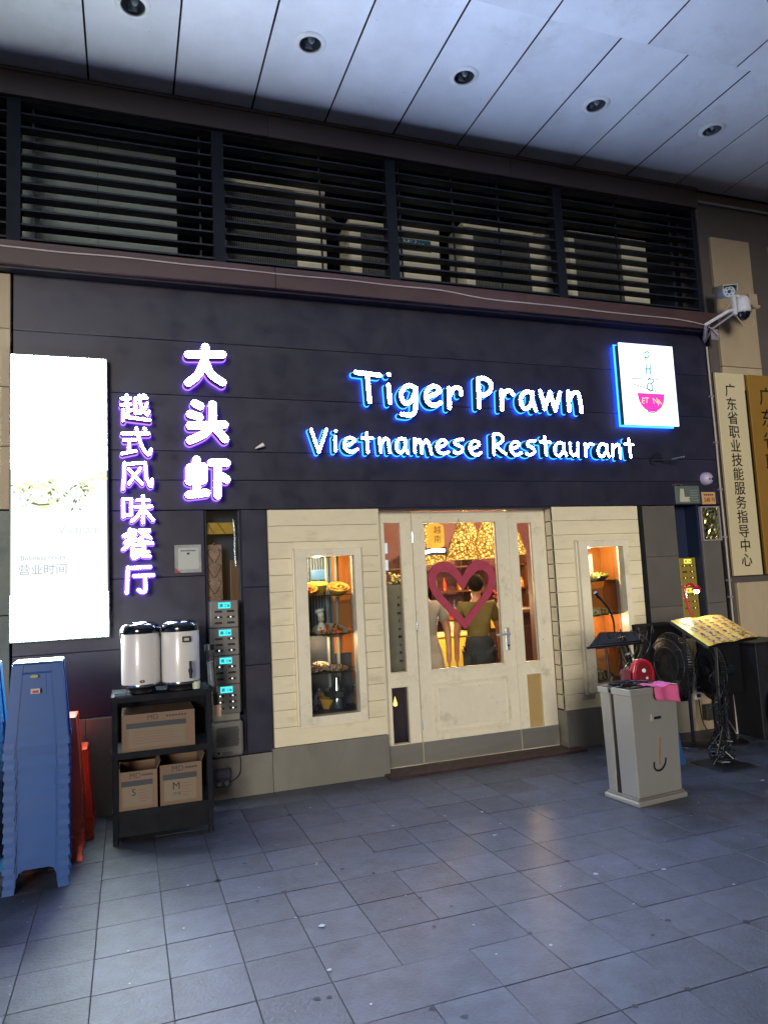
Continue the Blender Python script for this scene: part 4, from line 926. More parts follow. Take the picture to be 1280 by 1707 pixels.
t = thing('paper_lantern', (3.50, 2.1, 2.0), 'orange cylinder paper lantern with dark characters hanging inside the door', 'lantern')
build('shade', MB().lathe([(.04, 0), (.095, .02), (.105, .05), (.105, .25), (.095, .28), (.04, .3)], (3.52, 2.1, 1.99), 24), emat('orange_paper', (1, .42, .05), 1.6, .15, 6), t, smooth=True)
for q, ch in enumerate('越南'): text('lettering', ch, (3.50, 1.99, 2.20-.11*q), .1, ink, t)
build('cord', MB().cyl((3.52, 2.1, 2.29), (3.52, 2.1, 3.0), .005, n=6), black, t)
t = thing('neon_strip', (3.75, 2.6, 1.96), 'short white neon strip below the orange lantern', 'neon light')
build('tube', MB().tube([(3.58, 2.6, 1.965), (3.70, 2.6, 1.99), (3.86, 2.6, 1.985)], .022, 8, sm=3), emat('neon_white', (.7, .8, 1), 9), t)
build('backing', MB().box(3.56, 3.9, 2.63, 2.65, 1.93, 2.03), black, t)
# counter, till sign, flowers, lamps
t = thing('service_counter', (4.7, 2.2, 0), 'dark wooden counter behind the standing person', 'counter')
build('front', MB().box(3.93, 7.2, 2.0, 2.06, .0, 1.16), mat('dark_counter', '#3a2523', .4, ns=6, na=.3), t)
for k in range(10): build('panel', MB().box(3.96+.32*k, 4.25+.32*k, 1.985, 2.0, .08, 1.0), mat('dark_counter', '#3a2523', .4), t, bevel=.006)
build('counter_top', MB().box(3.9, 7.2, 1.96, 2.6, 1.16, 1.2), shw, t)
t = thing('counter_sign', (4.23, 1.97, 1.02), 'small yellow sign with red characters on the dark counter', 'sign')
build('plate', MB().box(4.13, 4.30, 1.96, 1.98, 1.0, 1.155), mat('sign_yellow', '#d9b14a', .5), t); mk_ = MB(); stroke(mk_, [(4.165, 1.04), (4.18, 1.10), (4.20, 1.05)], .005, 1.957, 1.959); stroke(mk_, [(4.16, 1.085), (4.20, 1.09)], .005, 1.955, 1.9565); stroke(mk_, [(4.225, 1.11), (4.23, 1.045), (4.265, 1.05)], .005, 1.957, 1.959); stroke(mk_, [(4.245, 1.09), (4.275, 1.085)], .005, 1.955, 1.9565); build('mark', mk_, mat('dark_red', '#6d1f18', .5), t)
t = thing('yellow_cabinet', (3.33, 1.9, 0), 'low bright yellow lit cabinet between the two people', 'cabinet')
build('body', MB().box(3.05, 3.80, 1.7, 2.1, 0, .96), mat('yellow_lacquer', '#d2b548', .4, ns=4, na=.1), t, bevel=.01)
build('top', MB().box(3.03, 3.82, 1.68, 2.12, .96, .99), mat('yellow_top', '#e3cf7a', .3), t, bevel=.004)
point('cabinet_lamp', (3.4, 1.35, 1.35), (1, .72, .36), 45, .08)
def flowers(x, y, z, c, label, r=.12, n=26):
    t = thing('flower_bunch', (x, y, z), label, 'flowers'); mb = MB(); lv_ = MB(); rq = random.Random(int(x*97))
    for k in range(n):
        a, b = rq.uniform(0, 6.28), rq.uniform(0, 1); p = (x+r*b*math.cos(a), y+r*.6*b*math.sin(a), z+.16+rq.uniform(0, r))
        for q in range(5):
            w = Euler((rq.uniform(0, 3), rq.uniform(0, 3), q*1.25)).to_matrix().to_4x4(); mb.ball((Vector(p)+w @ Vector((.014, 0, 0))), .016, .009, .005, 6, 4, w)
        lv_.tube([(x, y, z+.05), p], .002, 4)
    tag(build('petals', mb, mat('petal'+c, c, .5, ns=30, na=.3), t), kind='stuff'); build('stems', lv_, mat('stem', '#41582c', .6), t)
    build('vase', MB().lathe([(.001, 0), (.035, 0), (.05, .05), (.03, .1), (.035, .12)], (x, y, z), 16), chinaw, t, smooth=True)
flowers(4.45, 2.3, 1.2, '#d8452a', 'bunch of orange red flowers on the counter right of the heart'); flowers(3.62, 2.0, 1.2-.21, '#c93a34', 'bunch of red flowers seen inside the heart')
flowers(2.62, 1.2, 1.45, '#d8cf8a', 'pale yellow flowers behind the left sidelight glass', .1, 22); flowers(4.95, 2.2, 1.2, '#8a8f60', 'grey green flowers behind the right sidelight glass', .14, 30)
for x, z, lab in ((4.75, 1.72, 'yellow globe lamp on the counter left of the other'), (5.1, 1.8, 'yellow globe lamp on the counter behind the right sidelight')):
    t = thing('globe_lamp', (x, 2.4, 1.2), lab, 'lamp', 'globe lamps on the counter')
    build('globe', MB().ball((x, 2.4, z), .07, n=16, h=10), emat('globe_glow', (1, .66, .2), 3.5), t, smooth=True); build('stand', MB().cyl((x, 2.4, 1.2), (x, 2.4, z-.06), .012, n=8), gold, t)
# things seen through the sidelights
t = thing('standing_banner', (2.6, .75, 0), 'grey green banner with a column of small dark marks behind the left sidelight', 'banner')
build('cloth', MB().box(2.20, 2.75, .62, .63, .72, 1.58), mat('grey_green_cloth', '#6a726b', .6, ns=4, na=.15), t)
build('foot', MB().box(2.25, 2.7, .55, .75, 0.012, .04), black, t); build('pole', MB().cyl((2.47, .64, .03), (2.47, .64, .72), .01, n=8), black, t)
for q in range(9):
    wv = .005+.006*(q*7 % 3); build('mark', MB().box(2.44-wv, 2.44+wv, .616, .619, 1.45-.075*q, 1.47-.075*q+.006*(q % 2)), ink, t)
t = thing('purple_board', (4.2, .6, 0), 'dark purple board with faint column of marks behind the right sidelight', 'banner')
build('cloth', MB().box(3.92, 4.4, .62, .64, .03, 1.32), mat('dark_purple_cloth', '#2d2336', .6, ns=5, na=.2), t)
for q in range(10):
    wv = .007+.006*(q*5 % 3); build('mark', MB().box(4.05-wv, 4.05+wv, .616, .619, 1.22-.075*q, 1.235-.075*q), mat('grey_mark', '#8d8699', .5), t)
t = thing('dark_purple_bench', (2.5, .9, 0), 'dark purple cabinet seen low through the left sidelight', 'cabinet')
build('body', MB().box(2.0, 2.95, .8, 1.2, .012, .62), mat('dark_purple_cloth', '#2d2336', .6), t, bevel=.01)
tag(build('candle_flame_lamp', MB().lathe([(.001, 0), (.018, .006), (.02, .024), (.008, .06), (.001, .09)], (2.285, .42, .48), 12), emat('flame_glow', (1, .6, .15), 3), smooth=True), 'small flame shaped yellow lamp low behind the left sidelight', 'lamp')
tag(build('lamp_post', MB().cyl((2.285, .42, .012), (2.285, .42, .48), .005, n=8), black), 'thin dark stem under the flame shaped lamp', 'lamp stand')
t = thing('notice', (2.3, .6, 1.7), 'two white notices high behind the left sidelight', 'notice')
for z in (1.72, 1.88): build('paper', MB().box(2.26, 2.33, .55, .552, z, z+.1), emat('lit_notice', (.8, .9, 1), 1.0), t)
hairm = mat('black_hair', '#15120f', .8, ns=80, na=.5, bump=1, streak=(3, 3, .4), spec=.2)
person((3.36, .80, .012), R(-20), 1.62, 'person in olive yellow shirt and dark trousers standing inside the door glass, arm hanging', mat('olive_shirt', '#6d6030', .8, ns=30, na=.15, bump=.3), mat('dark_teal_trousers', '#1f2a30', .8, ns=30, na=.2, bump=.3), hairm, apron=mat('dark_apron', '#252b33', .8))
person((2.83, .92, .012), R(150), 1.66, 'person in pale dress standing at the left of the door glass', mat('pale_dress_top', '#a09a90', .8, ns=30, na=.12, bump=.3), mat('lace_dress', '#a89e94', .8, ns=50, na=.2, bump=.4), hairm, skirt=True, longhair=True)
point('room_light', (4.6, 1.3, 2.75), (1, .66, .34), 240, .15); point('room_light', (2.7, .55, 2.5), (1, .74, .45), 70, .1); point('room_light', (5.6, 3.6, 2.7), (1, .6, .28), 330, .15)

# ------------------------------------------------------------------ narrow recess at the left, power bank stand and fittings
t = thing('recess_window', (.73, .1, .62), 'narrow tall recessed window with gold strip and ornate panel above the power bank stand', 'window')
build('gold_strip', MB().box(.602, .84, .10, .12, 2.065, 2.16), mat('gold_strip', '#c9a23c', .35, metal=.3, ns=10, na=.25), t, bevel=.003)
g = MB()
for a, b in ((.62, .67), (.70, .76)): g.tube([(a, .098, 2.155), (b, .098, 2.07)], .004, 5)
build('gold_cross_line', g, shw, t)
op = mat('ornate_panel', '#8a6f66', .35, metal=.4, ns=70, na=.5, bump=.8)
build('ornate_panel', MB().box(.602, .728, .09, .105, 1.4, 1.98), op, t, bevel=.003)
s_ = MB()
for zz in (1.50, 1.63, 1.76, 1.88):
    for q in (-1, 1): s_.tube([(.665+q*.005, .087, zz-.05), (.665+q*.035, .086, zz), (.665+q*.05, .087, zz+.045), (.665+q*.03, .087, zz+.06)], .0035, 5, sm=4)
build('scroll_relief', s_, mat('scroll_metal', '#c4b3a4', .25, metal=.8), t)
tag(build('panel_bead', MB().ball((.665, .08, 1.985), .012), mat('red_bead', '#a02a30', .2)), 'tiny red bead topping the ornate panel in the recess', 'bead')  # small red ball above the ornate panel
build('side_strip', MB().box(.79, .858, .08, .11, .64, 1.85), mat('bronze_side_strip', '#7c6352', .3, metal=.6, ns=9, na=.3, streak=(6, 6, .5)), t, bevel=.004)
build('hanging_ornament', MB().tube([(.825, .07, 2.18), (.835, .07, 2.05), (.83, .07, 1.93), (.838, .07, 1.8)], .012, 8, sm=3), mat('foil_ornament', '#9aa3b5', .15, metal=.9, ns=60, na=.6, bump=1), t)
build('glass_pane', MB().box(.602, .858, .055, .058, .64, 2.25), pane, t)
# sticker plate (a square notice; its scan code is left out)
t = thing('notice_plate', (.455, -.01, 1.755), 'small square notice plate with pale centre beside the recess', 'notice plate')
build('plate', MB().box(.352, .556, -.012, -.0, 1.757, 1.977), mat('notice_border', '#8f9490', .5, ns=12, na=.35), t, bevel=.003)
build('centre', MB().box(.378, .535, -.014, -.0125, 1.785, 1.952), mat('notice_centre', '#b9beb9', .5, ns=8, na=.08), t)
mb = MB()
for q in range(8): mb.box(.40+.0145*q, .41+.0145*q, -.0148, -.0142, 1.925, 1.935)
mb.box(.445, .465, -.0148, -.0142, 1.90, 1.915)
build('small_print', mb, ink, t)
build('red_corner', MB().prism([(.352, 1.757), (.40, 1.757), (.352, 1.80)], -.0125, -.012), mat('red_print', '#9c3848', .5), t)
scr = emat('cyan_screen', (.08, .75, .80), 1.3); led = emat('white_led', (.9, .95, 1), 2.2)
def station(x0, x1, zs_, y0, y1, label, m, screen, slotm, seed):
    t = thing('power_bank_stand', ((x0+x1)/2, (y0+y1)/2, zs_[-1]), label, 'power bank stand', 'power bank stands'); rq = random.Random(seed); W_ = x1-x0
    for a, b in zip(zs_[1:], zs_[:-1]):
        mod = build('module', MB().box(x0, x1, y0, y1, a+.002, b-.002), m, t, bevel=.006)
        h = b-a; cx = (x0+x1)/2
        build('screen', MB().box(cx-.045, cx+.048, y0-.004, y0+.001, b-.062, b-.015), screen, mod, bevel=.001, seg=1)
        g = MB().box(cx-.034, cx-.012, y0-.005, y0-.004, b-.05, b-.027).box(cx-.029, cx-.017, y0-.006, y0-.005, b-.045, b-.032)
        g.box(cx+.002, cx+.018, y0-.005, y0-.004, b-.048, b-.044).box(cx+.024, cx+.04, y0-.005, y0-.004, b-.05, b-.034).box(cx+.002, cx+.02, y0-.005, y0-.004, b-.036, b-.032)
        build('screen_print', g, emat('screen_print'+str(seed), (.03, .30, .38) if seed < 5 else (.45, .42, .05), .9), mod)
        for r_ in range(3):
            for s in (-1, 1):
                z = b-.084-.045*r_*(h/.215); xx = cx+s*.047
                pl = [(xx+.029*math.copysign(1, math.cos(a_))*.72+.009*math.cos(a_), z+.0085*math.sin(a_)) for a_ in [2*math.pi*(q+.5)/12 for q in range(12)]]
                build('slot', MB().prism(pl, y0-.0035, y0+.001), slotm, mod)
                if rq.random() < .6: build('indicator', MB().prism([(xx+.0055*math.cos(q*.785), z+.0055*math.sin(q*.785)) for q in range(8)], y0-.006, y0-.0037), led if seed < 5 else emat('yellow_led', (1, .8, .2), 2), mod)
    return t
station(.600, .812, [1.528, 1.318, 1.105, .885, .664], -.15, -.0, 'grey power bank stand of four stacked modules with cyan screens', mat('grey_module', '#77736e', .4, ns=8, na=.1), scr, mat('slot_dark', '#17181a', .4), 2)
station(5.355, 5.565, [1.715, 1.415, 1.09], .1, .2, 'yellow lit power bank stand in the deep blue recess at the right', mat('yellow_lit_module', '#8d7a36', .4, ns=8, na=.1), emat('yellow_screen', (.85, .85, .12), 1.2), mat('yellow_lit_slot', '#463a1e', .4), 7)  # yellow lamplight is put into the module and slot colours
t = thing('wall_heater', (.712, -.06, .333), 'small grey vented unit below the power bank stand', 'vent unit')
build('cap', MB().box(.605, .81, -.11, -.0, .607, .66), mat('pale_grey_plastic', '#9a988f', .4), t, bevel=.006)
build('housing', MB().box(.592, .832, -.12, -.0, .335, .604), mat('grey_plastic', '#82807a', .4, ns=9, na=.1), t, bevel=.03, seg=4)
g = MB()
for k in range(-11, 12):
    x = .712+k*.0135
    a = Vector((x-.05, .40)); b = Vector((x+.05, .56))
    # clip the slanted slot to the grille area
    pts_ = [a.lerp(b, q/12) for q in range(13)]; pts_ = [p for p in pts_ if .622 < p.x < .80 and .41 < p.y < .575]
    if len(pts_) > 2: g.tube([(pts_[0].x, -.121, pts_[0].y), (pts_[-1].x, -.121, pts_[-1].y)], .0032, 5)
build('vent_slots', g, mat('slot_dark', '#17181a', .4), t)
build('button', MB().cyl((.64, -.119, .372), (.64, -.124, .372), .011, n=12), black, t); build('label', MB().box(.665, .745, -.123, -.12, .352, .378), mat('grey_label', '#5d5b58', .4), t)
t = thing('socket_box', (.675, -.03, .1), 'grey weatherproof socket box on the stone base', 'socket')
build('body', MB().box(.613, .737, -.06, -.022, .10, .238), mat('smoke_plastic', '#55525c', .3), t, bevel=.008); build('hood', MB().box(.62, .73, -.085, -.06, .17, .232), mat('smoke_plastic', '#55525c', .3), t, bevel=.01)
for x in (.645, .70): build('plug', MB().cyl((x, -.06, .135), (x, -.09, .135), .016, n=12), mat('pale_grey_plastic', '#9a988f', .4), t)
tag(build('cable', MB().tube([(.715, -.09, .135), (.80, -.05, .18), (.815, -.03, .28), (.80, -.03, .36)], .004, 6, sm=5), black), 'thin black cable from the socket box up to the vented unit', 'cable')

# ------------------------------------------------------------------ black shelf rack with urns and cartons
RX0, RX1, RY0, RY1 = -.105, .53, -.73, -.27
rackm = mat('navy_rack_paint', '#0a0e16', .7, ns=9, na=.15, spec=.25)
t = thing('shelf_rack', ((RX0+RX1)/2, -.5, 0), 'black metal shelf rack holding two tea urns and cartons', 'rack')
for x in (RX0, RX1-.035):
    for y in (RY0, RY1-.035):
        u = build('upright', MB().box(x, x+.035, y, y+.035, .03, .93), rackm, t, bevel=.002, seg=1)
        build('foot', MB().cyl((x+.018, y+.018, .0), (x+.018, y+.018, .03), .02, n=12), blackpl, u)
for z, n_ in ((.205, 0), (.575, 0), (.935, 1)):
    build('shelf', MB().box(RX0+.001, RX1-.001, RY0+.001, RY1-.001, z-.012, z), rackm, t)
    build('shelf_lip', MB().box(RX0-.002, RX1+.002, RY0-.004, RY0-.0005, z-.035, z+.006).box(RX1+.0005, RX1+.004, RY0, RY1, z-.035, z+.006).box(RX0-.004, RX0-.0005, RY0, RY1, z-.035, z+.006), rackm, t)
build('back_sheet', MB().box(RX0+.036, RX1-.036, RY1-.012, RY1-.008, .19, .93), rackm, t); build('shade_sheet', MB().box(RX0+.036, RX1-.036, RY0+.006, RY0+.012, .05, .168), rackm, t)  # low front sheet stands for the dark shade under the open rack
def urn(x, y, label, tap, rz=0):
    t = thing('tea_urn', (x, y, .937), label, 'tea urn', 'tea urns on the rack')
    wb = mat('white_enamel', '#d6d2cf', .28, ns=6, na=.04, coat=.3, rvar=.04)
    build('stand', MB().lathe([(.095, 0), (.1, .004), (.09, .035), (.075, .045)], (x, y, .938), 28), blackpl, t, smooth=True)
    build('barrel', MB().lathe([(.001, .045), (.118, .045), (.126, .052), (.128, .07), (.128, .40), (.125, .407), (.001, .407)], (x, y, .938), 48), wb, t, smooth=True)
    build('lid', MB().lathe([(.129, .40), (.131, .405), (.131, .43), (.12, .455), (.085, .475), (.03, .482), (.001, .482)], (x, y, .938), 40), mat('glossy_black_lid', '#0f1720', .12, ns=6, na=.2, coat=.5, rvar=.03), t, smooth=True)
    build('base_band', MB().lathe([(.129, .046), (.1295, .048), (.1295, .06), (.129, .062)], (x, y, .938), 40), chrome, t, smooth=True)
    for s in (-1, 1): build('clasp', MB().box(x+s*.128-.008, x+s*.128+.008, y-.02, y+.02, 1.31, 1.37), blackpl, t, bevel=.003)
    if tap:
        gx, gy = x+.03, y-.128
        build('gauge', MB().box(gx-.026, gx+.03, gy-.012, gy+.008, 1.265, 1.305), black, t, bevel=.003); build('gauge_face', MB().box(gx-.014, gx+.018, gy-.014, gy-.0125, 1.276, 1.294), mat('gauge_paper', '#b8b29a', .4), t)
        tx_ = x+.052
        b_ = build('tap', MB().cyl((tx_, gy, 1.075), (tx_, gy-.05, 1.07), .014, n=12).cyl((tx_, gy-.045, 1.09), (tx_, gy-.045, 1.025), .013, .009, n=12), blackpl, t, smooth=True)
        build('tap_lever', MB().box(tx_-.009, tx_+.009, gy-.055, gy-.038, 1.085, 1.14), blackpl, b_, bevel=.004)
    else:
        build('badge', MB().prism([(x+.005+.017*math.cos(q*.52), 1.022+.010*math.sin(q*.52)) for q in range(12)], y-.131, y-.127), black, t)
        text('lettering', '10L', (x+.005, y-.1315, 1.022), .012, mat('badge_white', '#dfe8e8', .4), t, ext=.0003)
urn(.083, -.55, 'white enamel tea urn with black lid and small oval badge, left of two', False)
urn(.345, -.58, 'white enamel tea urn with black lid, gauge and black tap, right of two', True)
tag(build('paper_cup', MB().lathe([(.001, 0), (.024, 0), (.028, .05), (.026, .05), (.022, .004)], (.44, -.66, .942), 16), mat('pale_green_cup', '#c2cdb4', .5), smooth=True), 'small pale green cup under the tap of the right urn', 'cup')
tag(build('drip_tray', MB().box(-.09, .02, -.72, -.6, .938, .95), mat('clear_tray', '#3b4250', .15), bevel=.003), 'small dark tray on the left corner of the rack top', 'tray')
cardb = mat('cardboard', '#77604c', .75, ns=20, na=.12, bump=.08); cardd = mat('carton_print_dark', '#34383d', .6); cardl = mat('carton_panel', '#7a6d5a', .7, ns=8, na=.08); redp = mat('carton_red_print', '#7d4e48', .7)
def carton(x0, x1, y0, y1, z0, z1, label, big, flaps=True):
    t = thing('carton', ((x0+x1)/2, (y0+y1)/2, z0), label, 'carton', 'cardboard cartons on the rack'); h = z1-z0; w = x1-x0
    build('box', MB().box(x0, x1, y0, y1, z0, z1) if not flaps else MB().box(x0, x1, y0, y0+.004, z0, z1).box(x0, x1, y1-.004, y1, z0, z1).box(x0, x0+.004, y0+.0045, y1-.0045, z0, z1).box(x1-.004, x1, y0+.0045, y1-.0045, z0, z1).box(x0+.0045, x1-.0045, y0+.0045, y1-.0045, z0, z0+.06), cardb, t)
    if flaps:
        f = MB(); f.hexa([(x1-.003, y0+.005, z1-.001), (x1, y0+.005, z1-.001), (x1, y1-.005, z1-.001), (x1-.003, y1-.005, z1-.001)], [(x1+.02, y0+.005, z1+.05), (x1+.023, y0+.005, z1+.05), (x1+.023, y1-.005, z1+.05), (x1+.02, y1-.005, z1+.05)])
        build('flap', f, cardb, t)
    build('printed_panel', MB().box(x0+w*.09, x1-w*.14, y0-.0012, y0-.0002, z0+h*.1, z0+h*.62), cardl, t)
    build('printed_band', MB().box(x0+w*.06, x1-w*.12, y0-.0016, y0-.0004, z0+h*.62, z0+h*.76), cardd, t)
    text('lettering', 'MD', (x0+w*.42, y0-.002, z0+h*.88), h*.2, cardd, t, ext=.0003)
    hd_ = MB()
    for q in range(7): hd_.box(x0+w*(.60+.042*q), x0+w*(.632+.042*q), y0-.002, y0-.0013, z0+h*.86, z0+h*.91)
    build('header_print', hd_, cardd, t)
    text('lettering', big, (x0+w*(.38 if big != 'L' else .25), y0-.002, z0+h*.45), h*.26, ink, t, ext=.0003) if big != 'L' else None
    lines = MB()
    for k in range(5):
        zz = z0+h*(.5-.075*k); lines.box(x0+w*(.52 if big != 'L' else .14), x0+w*(.78 if k % 2 else .7), y0-.0018, y0-.0013, zz, zz+h*.016)
    build('small_print', lines, redp, t)
    if big == 'M': text('lettering', '中号', (x0+w*.4, y0-.002, z0+h*.26), h*.1, cardd, t, ext=.0003)
carton(-.045, .42, -.71, -.35, .577, .815, 'wide brown carton on the upper rack shelf with dark printed band', 'L', False)
carton(-.066, .172, -.715, -.4, .207, .452, 'small open carton marked S on the lower rack shelf', 'S'); carton(.19, .458, -.72, -.4, .207, .468, 'larger open carton marked M on the lower rack shelf', 'M')
t = thing('cup_dispenser', (.57, -.5, .80), 'clear tube cup dispenser with black cap on the side of the rack', 'cup dispenser')
build('tube', MB().tube([(.568, -.5, .87), (.552, -.5, 1.19)], .034, 20), glass('clear_tube', (.8, .85, .88), .5, .08), t, smooth=True)
build('stacked_cups', MB().tube([(.568, -.5, .88), (.556, -.5, 1.10)], .026, 16), mat('cup_stack', '#8f9498', .3, streak=(1, 1, 12), ns=14, na=.3), t, smooth=True)
build('cap', MB().tube([(.552, -.5, 1.185), (.550, -.5, 1.225)], .037, 20), blackpl, t, smooth=True); build('base', MB().tube([(.572, -.5, .79), (.568, -.5, .875)], .038, 20), blackpl, t, smooth=True)
build('bracket', MB().box(.53, .56, -.51, -.49, .83, .86), blackpl, t)
tag(build('paper_sticker', MB().box(.562, .615, -.56, -.555, .72, .80), mat('peach_sticker', '#c7a592', .6)), 'small peach sticker hanging below the cup dispenser', 'sticker')

# ------------------------------------------------------------------ stacks of plastic stools
def make_stool(pl, dark):
    t = thing('plastic_stool', (0, 0, 0), 'x', 'stool'); H_, wt, wb_ = .47, .128, .165
    def at(s, z): return s*(wt+(wb_-wt)*(1-z/H_)/1.0)
    build('seat', MB().box(-wt-.003, wt+.003, -wt-.003, wt+.003, H_-.012, H_), pl, t, local=True, bevel=.006)
    sk = MB(); lw_ = .055; rec = .006
    for k in range(4):
        M4 = Matrix.Rotation(k*math.pi/2, 4, 'Z')
        def P(x, z, d=0): return M4 @ Vector((x, -(abs(at(1, z)))+d, z))
        cols_ = []
        zs2 = [H_-.014, .30, .13]
        for j in range(2):
            a, b = zs2[j], zs2[j+1]; xa, xb = at(1, a)-lw_, at(1, b)-lw_
            sk.add([P(-xa, a, rec), P(-xb, b, rec), P(xb, b, rec), P(xa, a, rec)], [(0, 1, 2, 3)])
        xa = at(1, .13)-lw_           # arch at the foot
        arc = [(-xa, .13), (-xa*.98, .105), (-xa*.9, .092), (-xa*.75, .088)]
        sk.add([P(x, z, rec) for x, z in ((-xa, .13), (-xa, .075), (-xa+.012, .105), (-xa+.035, .115), (xa-.035, .115), (xa-.012, .105), (xa, .075), (xa, .13))], [(0, 1, 2, 3, 4, 5, 6, 7)])
        # small recessed grip panel
        sk.add([P(-.045, .40, rec-.003), P(-.05, .28, rec-.003), P(.05, .28, rec-.003), P(.045, .40, rec-.003)], [(0, 1, 2, 3)])
    build('skirt', sk, pl, t, local=True, solid=.003)
    for k in range(4):
        M4 = Matrix.Rotation(k*math.pi/2, 4, 'Z'); L = MB()
        zz = [H_-.012, .3, .12, .03, .0]
        for (a, b) in zip(zz[:-1], zz[1:]):
            A, B = at(1, a)+(.0 if b > .0 else .002), at(1, b)+(.003 if b < .02 else 0)
            v1 = [(-A, -A+0, a), (-A+lw_, -A, a), (-B+lw_, -B, b), (-B, -B, b)]
            v2 = [(-A, -A, a), (-B, -B, b), (-B, -B+lw_, b), (-A, -A+lw_, a)]
            L.add([M4 @ Vector(p) for p in v1], [(3, 2, 1, 0)]); L.add([M4 @ Vector(p) for p in v2], [(3, 2, 1, 0)])
            # fold back to the recessed skirt
            L.add([M4 @ Vector(p) for p in ((-A+lw_, -A, a), (-A+lw_+.002, -A+.007, a), (-B+lw_+.002, -B+.007, b), (-B+lw_, -B, b))], [(0, 1, 2, 3)])
            L.add([M4 @ Vector(p) for p in ((-A, -A+lw_, a), (-A+.007, -A+lw_+.002, a), (-B+.007, -B+lw_+.002, b), (-B, -B+lw_, b))], [(3, 2, 1, 0)])
        build('leg', L, pl, t, local=True, solid=.004)
    note_kids(t); return t
blue = mat('blue_plastic', '#2b5596', .3, ns=7, na=.08, rvar=.05); teal_b = mat('teal_blue_plastic', '#1d6fa8', .3, ns=7, na=.08); redpl = mat('red_plastic', '#cf4a30', .35, ns=9, na=.12)
ORD = 'first second third fourth fifth sixth seventh eighth ninth tenth eleventh twelfth thirteenth fourteenth fifteenth sixteenth seventeenth eighteenth nineteenth twentieth'.split()
def stack(proto, x, y, n, names, grp, rz=0, pitch=.0555, jit=.002):
    rq = random.Random(int(abs(x)*1000)+n)
    for k in range(n):
        o = proto if k == 0 else copy_tree(proto)
        o.location = (x+rq.uniform(-jit, jit), y+rq.uniform(-jit, jit), k*pitch); o.rotation_euler = (0, 0, rz+rq.uniform(-.007, .007))
        o['label'] = names[0] if k == n-1 else names[2] if k == 0 else names[1]+', '+ORD[n-1-k]+' from the top'; o['group'] = grp
b0 = make_stool(blue, None)
sp_top = build('label_sticker', MB().box(-.028, .022, -.155, -.1535, .335, .355), mat('white_red_label', '#c9a9a0', .4), None)
stack(b0, -.497, -1.10, 15, ('topmost blue stool of the front blue stack, with white scuffed seat', 'blue plastic stool inside the front blue stack', 'lowest blue stool of the front blue stack, arch open at the floor'), 'stools in the front blue stack', rz=R(2))
bpy.data.objects.remove(sp_top)
t0 = make_stool(teal_b, None)
stack(t0, -.86, -1.02, 15, ('topmost teal blue stool of the stack at the left edge', 'teal blue plastic stool inside the left edge stack', 'lowest teal blue stool of the left edge stack'), 'stools in the left edge teal blue stack', rz=R(-3))
r0 = make_stool(redpl, None)
r1 = copy_tree(r0)
stack(r0, -.445, -.72, 8, ('topmost red stool of the taller red stack behind the blue one', 'red plastic stool inside the taller red stack', 'lowest red stool of the taller red stack'), 'stools in the taller red stack')
KIDS[r1.name] = [c for c in bpy.data.objects if c.parent == r1]
stack(r1, -.40, -.32, 3, ('topmost red stool of the short red stack by the wall', 'middle red stool of the short red stack by the wall', 'lowest red stool of the short red stack by the wall'), 'stools in the short red stack')
t = thing('stool_labels', (-.5, -1.25, 1.0), 'yellow oval and small white red stickers on the top blue stool', 'sticker')
build('oval_sticker', MB().prism([(-.505+.022*math.cos(q*.4), 1.168+.008*math.sin(q*.4)) for q in range(16)], -1.254, -1.2515), mat('yellow_label', '#9c9a4a', .4), t)
build('square_sticker', MB().box(-.522, -.474, -1.262, -1.2595, 1.072, 1.10), mat('white_label', '#b8a9a6', .4), t); build('red_mark', MB().box(-.512, -.482, -1.2635, -1.2625, 1.076, 1.09), mat('red_print2', '#9a2f2f', .4), t)

# ------------------------------------------------------------------ steel waste bin with pink cloth
bx, by, ba = 3.457, -1.477, R(6.2)
t = thing('waste_bin', (bx, by, 0), 'brushed steel waste bin with hook shaped logo and dark side slot', 'bin', rz=ba)
build('base', MB().box(-.232, .232, -.165, .165, .0, .035), steel_v, t, local=True, bevel=.008)
build('plinth_step', MB().box(-.218, .218, -.150, .150, .0352, .05), steel, t, local=True, bevel=.003)
build('front_body', MB().hexa([(-.205, -.142, .05), (.205, -.142, .05), (.205, .02, .05), (-.205, .02, .05)], [(-.218, -.150, .745), (.218, -.150, .745), (.218, .02, .745), (-.218, .02, .745)]), steel_v, t, local=True, bevel=.006)
build('rear_body', MB().hexa([(-.205, .065, .05), (.205, .065, .05), (.205, .142, .05), (-.205, .142, .05)], [(-.218, .065, .745), (.218, .065, .745), (.218, .15, .745), (-.218, .15, .745)]), steel_v, t, local=True, bevel=.006)
build('inner_liner', MB().box(-.195, .195, .0205, .0645, .17, .73), mat('liner_dark', '#2b2d2a', .4, metal=.5), t, local=True); build('slot_base', MB().box(-.198, .198, .0205, .0645, .05, .169), mat('maroon_dark', '#2a161b', .5), t, local=True)
build('rim', MB().box(-.228, .228, -.16, -.148, .74, .785).box(-.228, .228, .015, .027, .74, .785).box(-.228, -.216, -.148, .015, .74, .785).box(.216, .228, -.148, .015, .74, .785).box(-.228, .228, .15, .16, .74, .78).box(-.228, -.216, .06, .15, .74, .78).box(.216, .228, .06, .15, .74, .78), steel_v, t, local=True, bevel=.003)
build('black_liner_bag', MB().box(-.21, .21, -.14, .145, .745, .762), mat('black_liner', '#0f1014', .3, ns=30, na=.5, bump=1), t, local=True)
hb = build('handle_plate', MB().box(-.04, .062, -.156, -.146, .555, .598), steel_v, t, local=True, bevel=.003)
build('handle_slot', MB().box(-.022, .045, -.158, -.1562, .563, .585), mat('slot_dark', '#17181a', .4), hb, local=True); build('handle_lip', MB().box(-.022, .045, -.163, -.1582, .583, .588), steel_v, hb, local=True)
lg = MB()
